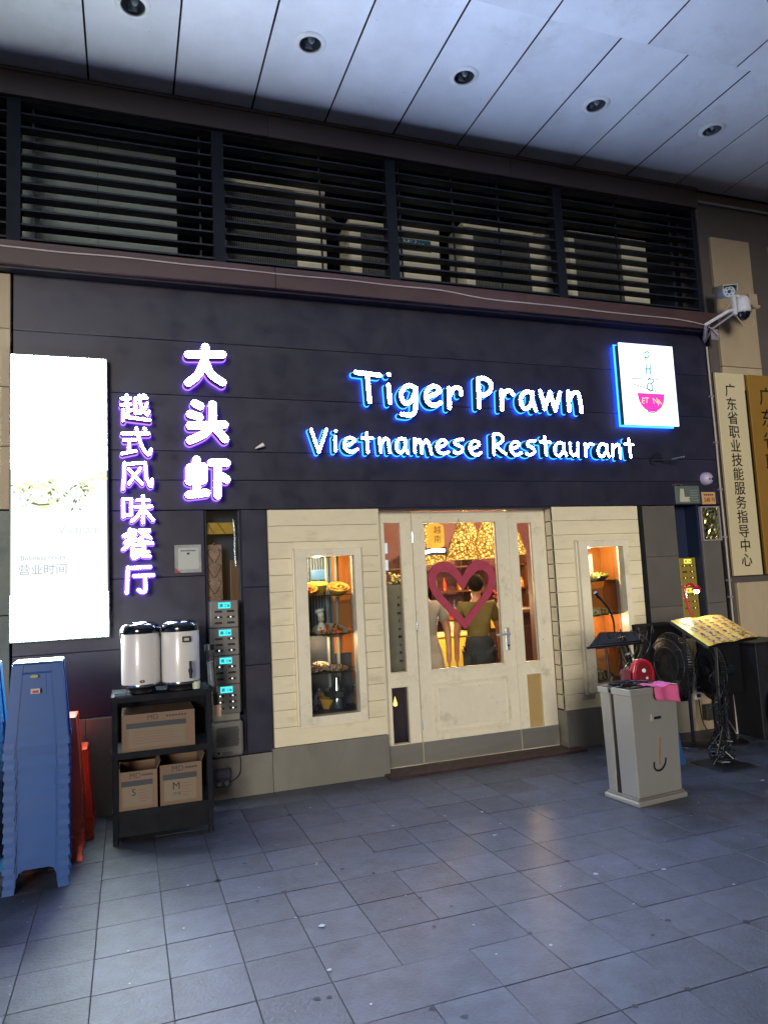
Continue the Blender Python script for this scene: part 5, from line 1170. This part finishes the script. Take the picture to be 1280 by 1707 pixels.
arc_ = [(-.045+.0, .27), (-.048, .245), (-.035, .222), (-.005, .212), (.03, .222), (.058, .252), (.068, .285)]
stroke(lg, arc_, .0065, -.149, -.146); build('hook_logo', lg, mat('logo_brown', '#1f1410', .4), t, local=True)
fl = MB(); fl.prism([(-.002, .255), (.012, .255), (.03, .40), (.034, .44), (.02, .42)], -.1505, -.146)
build('feather_logo', fl, mat('logo_faded_gold', '#8c7048', .4, ns=30, na=.3), t, local=True)
# clutter and cloth on the bin
cl_ = mat('pink_cloth', '#cf5a8c', .8, ns=40, na=.1, bump=.5)
t = thing('cleaning_cloth', (3.50, -1.55, .78), 'pink cloth draped over the front rim of the steel bin', 'cloth', rz=ba)
gr = MB(); nx, ny = 16, 20; vs = []
for j in range(ny+1):
    for i in range(nx+1):
        u_, w_ = i/nx, j/ny; x = -.10+.22*u_+.05*w_
        s_ = w_*.30
        if s_ < .19: y, z = -.02+(.0)-s_*.72+.03, .795+.006*math.sin(9*u_+3*w_)+.004*math.sin(20*w_)-.006*w_
        else: y, z = -.105-.012*math.sin(8*u_)-(s_-.19)*.06, .79-(s_-.19)*(.8+.35*u_)
        vs.append((x+.006*math.sin(12*w_), y, z))
gr.add(vs, [(j*(nx+1)+i, j*(nx+1)+i+1, (j+1)*(nx+1)+i+1, (j+1)*(nx+1)+i) for j in range(ny) for i in range(nx)])
gr.v = [v-Vector((0, 0, .78)) for v in gr.v]
build('cloth', gr, cl_, t, smooth=True, local=True, solid=.003)
t = thing('cable_heap', (3.40, -1.42, .765), 'heap of black cables and straps on top of the steel bin', 'cables'); mb = MB(); rq = random.Random(4)
for k in range(16):
    c0_ = Vector((3.40+rq.uniform(-.1, .1), -1.42+rq.uniform(-.06, .06), .775+rq.uniform(0, .02)))
    mb.tube([c0_+Vector((rq.uniform(-.09, .09), rq.uniform(-.06, .06), rq.uniform(-.004, .02))) for _ in range(5)], .0055, 6, sm=4)
build('cable_loops', mb, blackpl, t)
t = thing('red_siren_speaker', (3.60, -1.36, .765), 'red rounded plastic speaker with white highlights on the back of the bin', 'speaker', rz=R(-12))
prof2 = [(-.085, 0), (-.09, .09), (-.07, .15), (-.03, .182), (.03, .182), (.07, .15), (.09, .09), (.085, 0)]
rg_ = mat('glossy_red', '#b01f30', .2, ns=8, na=.1, coat=.4)
build('shell', MB().prism([(x, z+.0) for x, z in prof2[::-1]], -.03, .03), rg_, t, local=True, bevel=.012, seg=3)
build('face', MB().prism([(x*.72, .02+z*.78) for x, z in prof2[::-1]], -.034, -.03), mat('dark_red_face', '#6a0f1c', .3), t, local=True, bevel=.002)
build('dot', MB().ball((.0, -.04, .10), .016, .008, .016), white_pl, t, local=True); build('dot', MB().ball((.02, -.04, .045), .01, .006, .01), white_pl, t, local=True)  # white balls stand in for highlights on the red plastic
build('side_cover', MB().box(-.155, -.095, -.02, .03, 0, .11), mat('dull_red', '#6a2a36', .5), t, local=True, bevel=.006)

# ------------------------------------------------------------------ black stand with tray behind the bin
t = thing('music_stand', (3.75, -1.0, 0), 'black folding stand with wide black desk and gooseneck behind the bin', 'stand')
build('desk', MB().hexa([(3.33, -1.12, 1.035), (3.86, -1.06, 1.03), (4.06, -.84, 1.085), (3.62, -.86, 1.105)], [(3.33, -1.12, 1.05), (3.86, -1.06, 1.05), (4.06, -.84, 1.10), (3.62, -.86, 1.12)]), blackcl, t, bevel=.003)
build('desk_lip', MB().tube([(3.30, -1.13, 1.035), (3.87, -1.07, 1.03)], .010, 8), blackpl, t)
for a, b in (((3.53, -1.05, 1.08), (3.52, -1.08, .0)), ((3.86, -.88, 1.08), (3.90, -.92, 0)), ((3.98, -.95, 1.08), (3.84, -1.0, .70))):
    build('leg', MB().tube([a, b], .009, 8), black, t)
build('leg', MB().tube([(4.0, -.9, 1.08), (3.82, -1.05, .74)], .006, 8), black, t)
build('gooseneck', MB().tube([(3.66, -1.0, 1.12), (3.64, -1.02, 1.22), (3.58, -1.05, 1.32), (3.49, -1.08, 1.40), (3.46, -1.08, 1.42)], .007, 8, sm=4, r2=.010), blackpl, t)
build('microphone', MB().cyl((3.475, -1.08, 1.41), (3.44, -1.09, 1.45), .011, .014, n=10), blackpl, t)
build('grip', MB().cyl((3.72, -1.0, 1.08), (3.77, -1.02, .86), .032, .026, n=14), blackpl, t, smooth=True); build('grip_band', MB().cyl((3.752, -1.012, .955), (3.756, -1.014, .942), .0315, n=14), mat('pale_grey_plastic', '#9a988f', .4), t)
mb = MB(); rq = random.Random(9)
for k in range(9):
    a = Vector((3.6+.05*k, -1.0+rq.uniform(-.05, .05), 1.10)); mb.tube([a, a+Vector((rq.uniform(-.08, .08), 0, rq.uniform(.0, .06))), a+Vector((rq.uniform(-.1, .1), -.02, -.12)), Vector((3.6+rq.uniform(-.1, .15), -1.2, .82))], .0035, 5, sm=5)
build('loose_wires', mb, blackpl, t)

# ------------------------------------------------------------------ menu stand with clip lamp
t = thing('menu_stand', (4.53, -1.1, 0), 'menu stand with open lamplit yellow photo menu and cable wrapped post', 'menu stand')
bp_ = build('base_plate', MB().box(4.36, 4.70, -1.28, -.92, .0, .012), mat('dark_base_plate', '#34383d', .35, metal=.5, ns=9, na=.2), t, bevel=.003)
build('post', MB().tube([(4.53, -1.1, .01), (4.56, -1.12, 1.03)], .013, 10), black, t)
c00, c10, c11, c01 = Vector((4.17, -1.443, 1.0)), Vector((4.98, -1.148, 1.0)), Vector((4.93, -.82, 1.175)), Vector((4.16, -1.07, 1.18))
def bl(u, w, h=0):
    p = c00*(1-u)*(1-w)+c10*u*(1-w)+c11*u*w+c01*(1-u)*w; n_ = (c10-c00).cross(c01-c00).normalized(); return p+n_*h
build('board', MB().hexa([bl(0, 0, -.02), bl(1, 0, -.02), bl(1, 1, -.02), bl(0, 1, -.02)], [bl(0, 0, -.004), bl(1, 0, -.004), bl(1, 1, -.004), bl(0, 1, -.004)]), black, t)
paper = mat('lamplit_menu_paper', '#efcb5e', .35, ns=5, na=.08); marg = mat('menu_margin', '#e8e262', .4)  # yellow of the lamplight is put into the paper colour
for a, b in ((.0, .5), (.502, 1)):
    q = MB(); nn_ = 10; vs = []
    for j in range(2):
        for i in range(nn_+1):
            u_ = a+(b-a)*i/nn_; k_ = (u_-a)/(b-a); lift = .004+.012*math.sin(math.pi*k_)*(1.0); vs.append(bl(u_, j, lift))
    q.add(vs, [(i, i+1, nn_+2+i, nn_+1+i) for i in range(nn_)])
    pg = build('page', q, paper, t, solid=.002)
def onpage(u_): 
    k_ = (u_-.0)/.5 if u_ < .5 else (u_-.502)/.498; return .004+.012*math.sin(math.pi*max(0, min(1, k_)))+.0022
build('margin_strip', MB().hexa([bl(0, 0, .004), bl(.075, 0, .007), bl(.075, 1, .007), bl(0, 1, .004)], [bl(0, 0, .0065), bl(.075, 0, .0095), bl(.075, 1, .0095), bl(0, 1, .0065)]), marg, t)
rq = random.Random(21); fc = ('#b5542a', '#7c3c22', '#c98a35', '#5f6a2c', '#9c2f1e', '#d9a648', '#6b4426')
for r_ in range(4):
    for c_ in range(6):
        u_ = .14+.145*c_+(.02 if c_ > 2 else 0); w_ = .12+.235*r_
        if u_ > .97: continue
        ps = [bl(u_+.064*math.cos(a_)*rq.uniform(.75, 1.15), w_+.098*math.sin(a_)*rq.uniform(.75, 1.15), onpage(u_+.045*math.cos(a_))+.0006) for a_ in [k*.57 for k in range(11)]]
        dp = build('dish_print', MB().add(ps, [tuple(range(11))]), mat('dish_plate_print', '#d8c79c', .4, ns=60, na=.15), t)
        for cc in rq.sample(fc, 3):
            q = MB()
            for e_ in range(4):
                du, dw_, rr_ = rq.uniform(-.032, .032), rq.uniform(-.05, .05), rq.uniform(.35, .8)
                q.add([bl(u_+du+.022*rr_*math.cos(k*.9)*rq.uniform(.7, 1.2), w_+dw_+.036*rr_*math.sin(k*.9)*rq.uniform(.7, 1.2), onpage(u_)+.0014+.0002*e_) for k in range(7)], [tuple(range(7))])
            build('food_print', q, mat('dish_print'+cc, cc, .4, ns=120, na=.5), dp)
        ps = [bl(u_+x_, w_-.115+z_, onpage(u_)+.0012) for x_, z_ in ((-.05, 0), (.04, 0), (.04, .02), (-.05, .02))]
        build('price_line', MB().add(ps, [(0, 1, 2, 3)]), redp, t)
n_ = (c10-c00).cross(c01-c00).normalized(); ux = (c10-c00).normalized(); uy = n_.cross(ux); MM = Matrix((ux, uy, n_)).transposed().to_4x4()
text('lettering', 'Trà', bl(.80, .17, onpage(.8)+.004), .07, ink, t, M3=MM, ext=.0004)
mb = MB()
for k in range(22):
    z1 = rq.uniform(.15, .95); z0 = rq.uniform(.03, .5); a, b = rq.uniform(-.09, .09), rq.uniform(-.07, .07)
    mb.tube([(4.55, -1.12, z1), (4.55+a, -1.12+b, z1*.7+z0*.3), (4.54+b, -1.12+a*.6, z1*.3+z0*.7), (4.53+a*1.4, -1.1+b*1.4, max(.02, z0*.35))], .0045, 5, sm=6)
for k in range(16):
    a0 = rq.uniform(0, 6.28); r_ = rq.uniform(.04, .11); z = rq.uniform(.02, .2)
    mb.tube([(4.53+r_*math.cos(a0+q), -1.1+r_*math.sin(a0+q), z+rq.uniform(0, .03)) for q in (0, 1.2, 2.4, 3.6, 4.8)], .0045, 5, sm=5)
tag(build('cable_tangle', mb, blackpl), 'tangle of black cables wrapped round the menu stand post', 'cables')
t = thing('clip_lamp', (4.52, -.9, 1.17), 'red gooseneck lamp clipped to the menu with a bright bulb', 'lamp')
build('neck', MB().tube([(4.53, -.93, 1.165), (4.50, -.91, 1.28), (4.485, -.9, 1.38), (4.50, -.9, 1.45), (4.56, -.9, 1.465), (4.605, -.9, 1.43)], .011, 10, sm=5), mat('glossy_red', '#b01f30', .2), t, smooth=True)
build('shade', MB().lathe([(.012, .03), (.03, .02), (.038, -.01), (.034, -.012)], (4.61, -.9, 1.425), 20), mat('glossy_red', '#b01f30', .2), t, smooth=True)
build('bulb', MB().ball((4.61, -.9, 1.405), .022, n=14, h=8), emat('bulb_glow', (1, .86, .5), 25), t, smooth=True)
point('clip_lamp_light', (4.61, -.9, 1.385), (1, .84, .55), 9, .02)

# ------------------------------------------------------------------ fans, speaker box, podium and wheel at the right
def fan(c, ax, r, base, label):
    c = Vector(c); ax = Vector(ax).normalized(); t = thing('pedestal_fan', (base[0], base[1], 0), label, 'fan', 'black pedestal fans')
    q_ = ax.to_track_quat('Z', 'Y').to_matrix().to_4x4()
    g = MB()
    for k in range(72):
        a = 2*math.pi*k/72; d = Vector((math.cos(a), math.sin(a), 0))
        pts = [c+q_ @ (d*rr+Vector((0, 0, zz))) for rr, zz in ((.04, .055), (r*.6, .06), (r*.93, .035), (r, 0), (r*.93, -.04), (r*.5, -.06))]; g.tube(pts, .0033, 4)
    tag(build('guard', g, blackpl, t), kind='stuff')
    for zz, rr in ((0, r), (.058, r*.55), (.05, r*.8)):
        build('guard_ring', MB().tube([c+q_ @ Vector((math.cos(a)*rr, math.sin(a)*rr, zz)) for a in [2*math.pi*k/32 for k in range(33)]], .005, 6), blackpl, t)
    build('guard_cap', MB().cyl(c+q_ @ Vector((0, 0, .055)), c+q_ @ Vector((0, 0, .065)), .045, n=20), blackpl, t)
    for k in range(3):
        a = 2.09*k+.4; M4 = q_ @ Matrix.Rotation(a, 4, 'Z') @ Matrix.Rotation(.35, 4, 'X')
        build('blade', MB().add([c+M4 @ Vector(p) for p in ((.03, -.03, 0), (r*.5, -.09, .005), (r*.9, -.07, 0), (r*.9, .06, 0), (r*.5, .09, .005), (.03, .03, 0))], [(0, 1, 2, 3, 4, 5)]), mat('smoke_blade', '#2c3034', .3), t, solid=.003)
    build('motor', MB().cyl(c+q_ @ Vector((0, 0, -.05)), c+q_ @ Vector((0, 0, -.19)), .062, .052, n=20), mat('glossy_black_lid', '#0f1720', .12), t, smooth=True)
    b = Vector((base[0], base[1], 0)); top = c+q_ @ Vector((0, 0, -.12))
    build('pole', MB().tube([top, (b.x, b.y, top.z-.1), b], .016, 10), mat('navy_pole', '#1f2036', .4), t)
    build('base', MB().lathe([(.001, .03), (.05, .03), (.16, .012), (.17, 0)], b, 28), blackpl, t, smooth=True)
fan((4.62, -.5, .745), (-.97, .02, .05), .285, (4.84, -.45), 'black pedestal fan with large round guard facing left, nearer the bin')
fan((5.03, -.55, .66), (-.95, .3, 0), .27, (5.18, -.52), 'black pedestal fan half hidden under the menu')
t = thing('speaker_box', (4.68, -.25, .38), 'tall black box behind the nearer fan', 'speaker box')
build('cabinet', MB().box(4.56, 4.96, -.30, -.04, .36, 1.09), blackcl, t, bevel=.01); build('front_grille', MB().box(4.58, 4.94, -.308, -.3, .4, 1.05), black, t)
for x in (4.6, 4.9): build('leg', MB().box(x-.012, x+.012, -.18, -.16, 0, .36), black, t)
t = thing('covered_box', (5.28, -.4, 0), 'black cloth covered box behind the second fan', 'covered box')
build('cloth_cover', MB().box(5.14, 5.42, -.52, -.25, .42, .93), blackcl, t, bevel=.02, seg=3); 
for x in (5.17, 5.39): build('leg', MB().box(x-.012, x+.012, -.4, -.38, 0, .42), black, t)
t = thing('black_podium', (5.62, -.5, 0), 'tall black cabinet at the right edge beside the white pole', 'podium')
build('body', MB().box(5.50, 5.98, -.62, -.2, .0, .86), mat('matt_black_panel', '#14151c', .6, ns=6, na=.3), t, bevel=.006); build('top', MB().box(5.48, 6.0, -.64, -.18, .862, .885), black, t, bevel=.004)
tag(build('sequin_cover', MB().box(5.66, 5.95, -.70, -.645, .42, .9), mat('purple_sequins', '#33263f', .3, metal=.4, ns=120, na=.9, bump=2), bevel=.02, seg=3), 'purple glittery cloth hanging over the black cabinet, at the right edge', 'cloth')
t = thing('bicycle_wheel', (5.80, -.72, 0), 'part of a bicycle wheel with bright rim at the right edge', 'wheel')
cw = Vector((5.775, -.74, .27)); ring_ = lambda rr, n=40: [cw+Vector((math.cos(2*math.pi*k/n)*rr, 0, math.sin(2*math.pi*k/n)*rr)) for k in range(n+1)]
build('tyre', MB().tube(ring_(.262), .018, 8), blackpl, t, smooth=True); build('rim', MB().tube(ring_(.238), .009, 8), chrome, t, smooth=True)
sp_ = MB()
for k in range(20): sp_.cyl(cw, cw+Vector((math.cos(k*.314)*.238, 0, math.sin(k*.314)*.238)), .0015, n=4)
build('spokes', sp_, chrome, t); build('hub', MB().cyl(cw+Vector((0, -.04, 0)), cw+Vector((0, .04, 0)), .02, n=12), chrome, t); build('fork', MB().tube([cw+Vector((0, -.05, 0)), cw+Vector((.06, -.05, .45))], .012, 8), black, t)
tag(build('white_pole', MB().cyl((5.506, -.3+.0, .0), (5.535, -.3, .80), .021, .019, n=14), mat('lilac_white_pole', '#a79ca0', .4, ns=9, na=.1), smooth=True), 'short white pole standing between the second fan and black cabinet', 'pole')
o = same(b0); bpy.data.objects.remove(o)
bs = copy_tree(b0); bs.location = (4.11, -.80, 0); bs.rotation_euler = (0, 0, R(14)); bs['label'] = 'single blue stool mostly hidden behind the steel bin'; bs['group'] = 'single stools'
# power strip
t = thing('power_strip', (5.295, -.05, .3), 'white power strip hanging on the lower wall between the fans', 'power strip', rz=0)
Mp = Matrix.Translation((5.30, -.055, .43)) @ Matrix.Rotation(R(7), 4, 'Y')
build('body', MB().box(-.045, .045, -.02, .02, -.125, .125, Mp), white_pl, t, bevel=.008)
for q in range(4): build('outlet', MB().box(-.022, .022, -.023, -.02, -.1+.055*q, -.065+.055*q, Mp), mat('slot_dark', '#17181a', .4), t)
build('plug', MB().box(.0, .045, -.06, -.024, .0, .04, Mp), white_pl, t, bevel=.006)
wc = mat('lilac_cable', '#a89a98', .5)
tag(build('white_cable', MB().tube([(5.31, -.06, .55), (5.30, -.05, .75), (5.31, -.05, .92)], .006, 6, sm=4), wc), 'pale cable running straight up from the white power strip', 'cable')
tag(build('white_cable', MB().tube([(5.40, -.05, .92), (5.39, -.06, .70), (5.44, -.1, .45), (5.40, -.25, .22), (5.1, -.7, .12)], .006, 6, sm=5), wc), 'pale cable looping down the wall right of the power strip', 'cable')
tag(build('black_cable', MB().tube([(5.29, -.07, .32), (5.2, -.2, .12), (5.0, -.5, .1), (4.75, -.9, .2), (4.60, -1.05, .4)], .006, 6, sm=5), blackpl), 'black cable looping from the power strip to the menu stand', 'cable')
tag(build('black_cable', MB().tube([(4.60, -1.05, .62), (4.75, -.95, .5), (4.72, -1.0, .28), (4.58, -1.08, .3)], .006, 6, sm=5), blackpl), 'black cable loop hanging off the menu stand post', 'cable')
tag(build('floor_box', MB().box(5.36, 5.56, -.09, -.023, .1, .25), mat('dark_socket_box', '#3a3832', .5), bevel=.006), 'dark socket box low on the stone base between the fans', 'socket')

# ------------------------------------------------------------------ small fittings on the fascia
t = thing('notice_plate', (5.435, -.01, 2.264), 'green grey notice plate with torn white paper above the blue recess', 'notice plate')
build('plate', MB().box(5.28, 5.592, -.014, -.002, 2.266, 2.45), mat('green_plate', '#56625e', .4, ns=8, na=.15), t, bevel=.003)
build('torn_paper', MB().prism([(5.33, 2.285), (5.46, 2.285), (5.45, 2.32), (5.47, 2.335), (5.395, 2.335), (5.39, 2.42), (5.345, 2.42), (5.335, 2.35)], -.0155, -.0145), mat('torn_paper', '#b0b09c', .7, ns=40, na=.1), t)
mb = MB()
for q in range(5): mb.box(5.47, 5.57-.012*(q % 2), -.0152, -.0145, 2.40-.026*q, 2.406-.026*q)
build('small_print', mb, mat('pale_print', '#8a9490', .5), t); build('red_mark', MB().tube([(5.25, -.012, 2.455), (5.32, -.012, 2.47), (5.38, -.012, 2.46)], .004, 5, sm=3), redp, t)
t = thing('house_number_plate', (5.71, -.01, 2.256), 'small peach house number plate reading 548 under the dome camera', 'number plate')
build('plate', MB().box(5.622, 5.80, -.012, -.002, 2.258, 2.385), mat('peach_plate', '#c69a6c', .4, ns=8, na=.1), t, bevel=.002)
text('lettering', '548', (5.685, -.0135, 2.30), .072, mat('brown_ink', '#4b2f1c', .5), t, ext=.0005, sx=.75); text('lettering', '号', (5.765, -.0135, 2.30), .055, mat('brown_ink', '#4b2f1c', .5), t, ext=.0005)
mb = MB()
for q in range(5): mb.box(5.645+.026*q, 5.665+.026*q, -.0135, -.0128, 2.348, 2.364)
build('small_print', mb, mat('brown_ink', '#4b2f1c', .5), t)
t = thing('foil_window', (5.70, -.01, 1.88), 'small window covered with shiny silver foil tinted by a yellow reflection', 'window')
build('frame', MB().box(5.585, 5.832, -.02, .02, 2.222, 2.236).box(5.585, 5.832, -.02, .02, 1.876, 1.89).box(5.585, 5.599, -.02, .02, 1.89, 2.222).box(5.818, 5.832, -.02, .02, 1.89, 2.222), mat('pale_trim', '#8b8790', .4), t, bevel=.002)
foil = MB(); rq = random.Random(6); n9 = 12
pts9 = [[(5.599+.219*i/n9, -.004+rq.uniform(-.009, .006), 1.89+.332*j/n9) for i in range(n9+1)] for j in range(n9+1)]
foil.add([p for r9 in pts9 for p in r9], [(j*(n9+1)+i, j*(n9+1)+i+1, (j+1)*(n9+1)+i+1, (j+1)*(n9+1)+i) for j in range(n9) for i in range(n9)])
build('foil', foil, mat('crumpled_foil', '#d8cf96', .16, metal=1, ns=30, na=.4, bump=.6), t)  # yellow reflection is mixed into the silver foil colour
t = thing('dome_camera', (5.70, -.05, 2.47), 'small white dome camera low on the fascia by the number plate', 'camera')
build('housing', MB().lathe([(.001, -.075), (.035, -.07), (.062, -.045), (.068, -.01), (.07, 0)], (5.70, 0, 2.525), 28, Matrix.Rotation(R(-90), 4, 'X')), mat('lilac_white_plastic', '#b9aecb', .3), t, smooth=True)
t.children[0].location = (0, 0, 0)
for dx, rr in ((-.012, .009), (.022, .013)): build('lens', MB().ball((5.70+dx, -.072, 2.515), rr, .008, rr), black, t, smooth=True)
t = thing('wall_rod', (5.14, -.02, 2.68), 'black ring and pale tipped rod sticking out under the logo sign', 'rod')
build('ring', MB().tube([(5.06+.065*math.cos(a), -.03-.03*math.sin(a), 2.72+.055*math.sin(a)) for a in [k*.4 for k in range(17)]], .0035, 6), black, t)
build('arm', MB().tube([(5.03, -.005, 2.715), (5.18, -.12, 2.705)], .009, 8), black, t); build('tip', MB().tube([(5.18, -.12, 2.705), (5.27, -.20, 2.72)], .010, 8), chrome, t)
t = thing('small_spotlight', (1.03, -.02, 2.75), 'tiny pale pointed spotlight on the fascia between the character columns and Vietnamese', 'spotlight')
build('head', MB().cyl((1.07, -.05, 2.785), (1.0, -.05, 2.752), .019, .004, n=12), white_pl, t, smooth=True); build('stem', MB().cyl((1.04, -.05, 2.77), (1.04, .0, 2.77), .005, n=8), black, t)
for x, z in ((1.095, 1.695), (1.10, 1.29), (1.09, .865)): pass
cond = [(5.855, -.03, 3.95), (5.857, -.03, 3.5), (5.862, -.03, 3.0), (5.858, -.03, 2.5), (5.862, -.03, 1.8), (5.86, -.03, .9), (5.84, -.05, .03)]
t = thing('conduit', (5.86, -.03, 0), 'thin pale conduit running down the right end of the fascia', 'conduit')
build('pipe', MB().tube(cond, .010, 8, sm=3), mat('pale_conduit', '#a9a199', .45, ns=12, na=.15), t, smooth=True)
for z in (3.4, 2.9, 2.4, 1.9, 1.45, 1.28): build('clip', MB().box(5.84, 5.882, -.043, -.003, z, z+.02), mat('pale_trim', '#8b8790', .4), t, bevel=.003)

# ------------------------------------------------------------------ camera cluster on its bracket
cg = mat('camera_white', '#c3c6cc', .35, ns=10, na=.08); cd_ = mat('camera_dark_dome', '#10141f', .06, ns=4, na=.1, coat=.6)
t = thing('camera_bracket', (5.86, -.15, 3.95), 'pale metal bracket arm carrying the security cameras at the facade corner', 'bracket')
build('arm', MB().tube([(5.84, -.02, 4.03), (5.70, -.2, 4.12), (5.86, -.35, 4.22), (5.96, -.35, 4.25)], .018, 8), cg, t)
build('arm', MB().tube([(5.84, -.02, 4.0), (5.78, -.2, 4.08), (5.93, -.35, 4.2)], .011, 8), mat('pale_trim', '#8b8790', .4), t)
build('upright_plate', MB().box(5.925, 5.965, -.37, -.34, 4.19, 4.40), cg, t, bevel=.003); build('cross_arm', MB().tube([(5.85, -.35, 4.385), (6.05, -.35, 4.40)], .014, 8), cg, t)
build('wall_plate', MB().box(5.80, 5.90, -.165, -.152, 3.98, 4.10), mat('pale_trim', '#8b8790', .4), t, bevel=.003)
t = thing('bullet_camera', (5.82, -.38, 4.36), 'white bullet security camera with hooded front, left of the dome', 'camera')
Mb = Matrix.Translation((5.825, -.42, 4.40)) @ Euler((R(18), 0, R(-28))).to_matrix().to_4x4() @ Matrix.Scale(1.35, 4)
def tv(mb, M4): mb.v = [M4 @ v for v in mb.v]; return mb
build('body', tv(MB().cyl((0, 0, 0), (0, .2, 0), .042, n=20), Mb), cg, t, smooth=True); build('hood', tv(MB().box(-.055, .055, -.03, .21, .044, .052).box(-.055, -.048, -.03, .21, 0, .044).box(.048, .055, -.03, .21, 0, .044), Mb), mat('hood_tan', '#a59c8c', .4), t, bevel=.002)
build('front_glass', tv(MB().cyl((0, -.004, 0), (0, 0, 0), .039, n=20), Mb), mat('camera_face', '#aebfd0', .15), t)
for a in range(6): build('led', tv(MB().cyl((.026*math.cos(a*1.05), -.006, .026*math.sin(a*1.05)), (.026*math.cos(a*1.05), -.004, .026*math.sin(a*1.05)), .006, n=8), Mb), mat('led_grey', '#5a6878', .2), t)
build('lens', tv(MB().cyl((0, -.008, 0), (0, -.004, 0), .013, n=12), Mb), black, t)
t = thing('ptz_dome_camera', (6.05, -.35, 4.1), 'white dome security camera with dark blue glossy globe on the bracket', 'camera')
build('housing', MB().lathe([(.001, .165), (.03, .16), (.06, .14), (.075, .10), (.078, .0), (.08, -.01), (.07, -.012)], (6.05, -.36, 4.235), 30), cg, t, smooth=True)
build('globe', MB().lathe([(.070, .0), (.068, -.03), (.052, -.062), (.028, -.08), (.001, -.086)], (6.05, -.36, 4.222), 30), cd_, t, smooth=True)
build('globe_ring', MB().lathe([(.079, -.012), (.082, -.02), (.07, -.024)], (6.05, -.36, 4.235), 30), cg, t, smooth=True); build('neck', MB().cyl((6.03, -.36, 4.38), (5.98, -.35, 4.40), .02, n=12), cg, t)
t = thing('junction_box', (6.22, -.3, 4.27), 'tan junction box with loose wires right of the dome camera', 'junction box')
build('box', MB().box(6.16, 6.27, -.36, -.26, 4.30, 4.44), mat('tan_box', '#a08f7d', .5, ns=20, na=.2), t, bevel=.006); build('strut', MB().tube([(6.05, -.35, 4.40), (6.18, -.32, 4.40)], .01, 8), cg, t)
mb = MB(); rq = random.Random(12)
for k in range(7): mb.tube([(6.2+rq.uniform(-.04, .06), -.37, 4.32), (6.22+rq.uniform(-.05, .06), -.39, 4.28+rq.uniform(-.02, .03)), (6.26, -.37, 4.31)], .005, 5, sm=5)
build('loose_wire', mb, mat('peach_wire', '#b89a88', .5), t)
for nq, wq in enumerate((MB().tube([(6.05, -.37, 4.44), (6.12, -.38, 4.47), (6.2, -.37, 4.45)], .005, 6, sm=4), MB().tube([(5.93, -.37, 4.19), (5.98, -.4, 4.09), (6.06, -.4, 4.05), (6.14, -.4, 4.09), (6.16, -.38, 4.16)], .0035, 5, sm=5), MB().tube([(5.9, -.36, 4.31), (5.84, -.3, 4.22), (5.75, -.2, 4.12), (5.84, -.05, 4.03)], .004, 5, sm=5))): tag(build('camera_wire', wq, mat('peach_wire', '#b89a88', .5)), ('short peach wire arching over the dome camera', 'thin peach wire looping under the dome camera', 'peach wire running down the camera bracket arm')[nq], 'cable')
for o in list(bpy.data.objects):
    if o.get('label') == 'x': o['label'] = 'plastic stool'
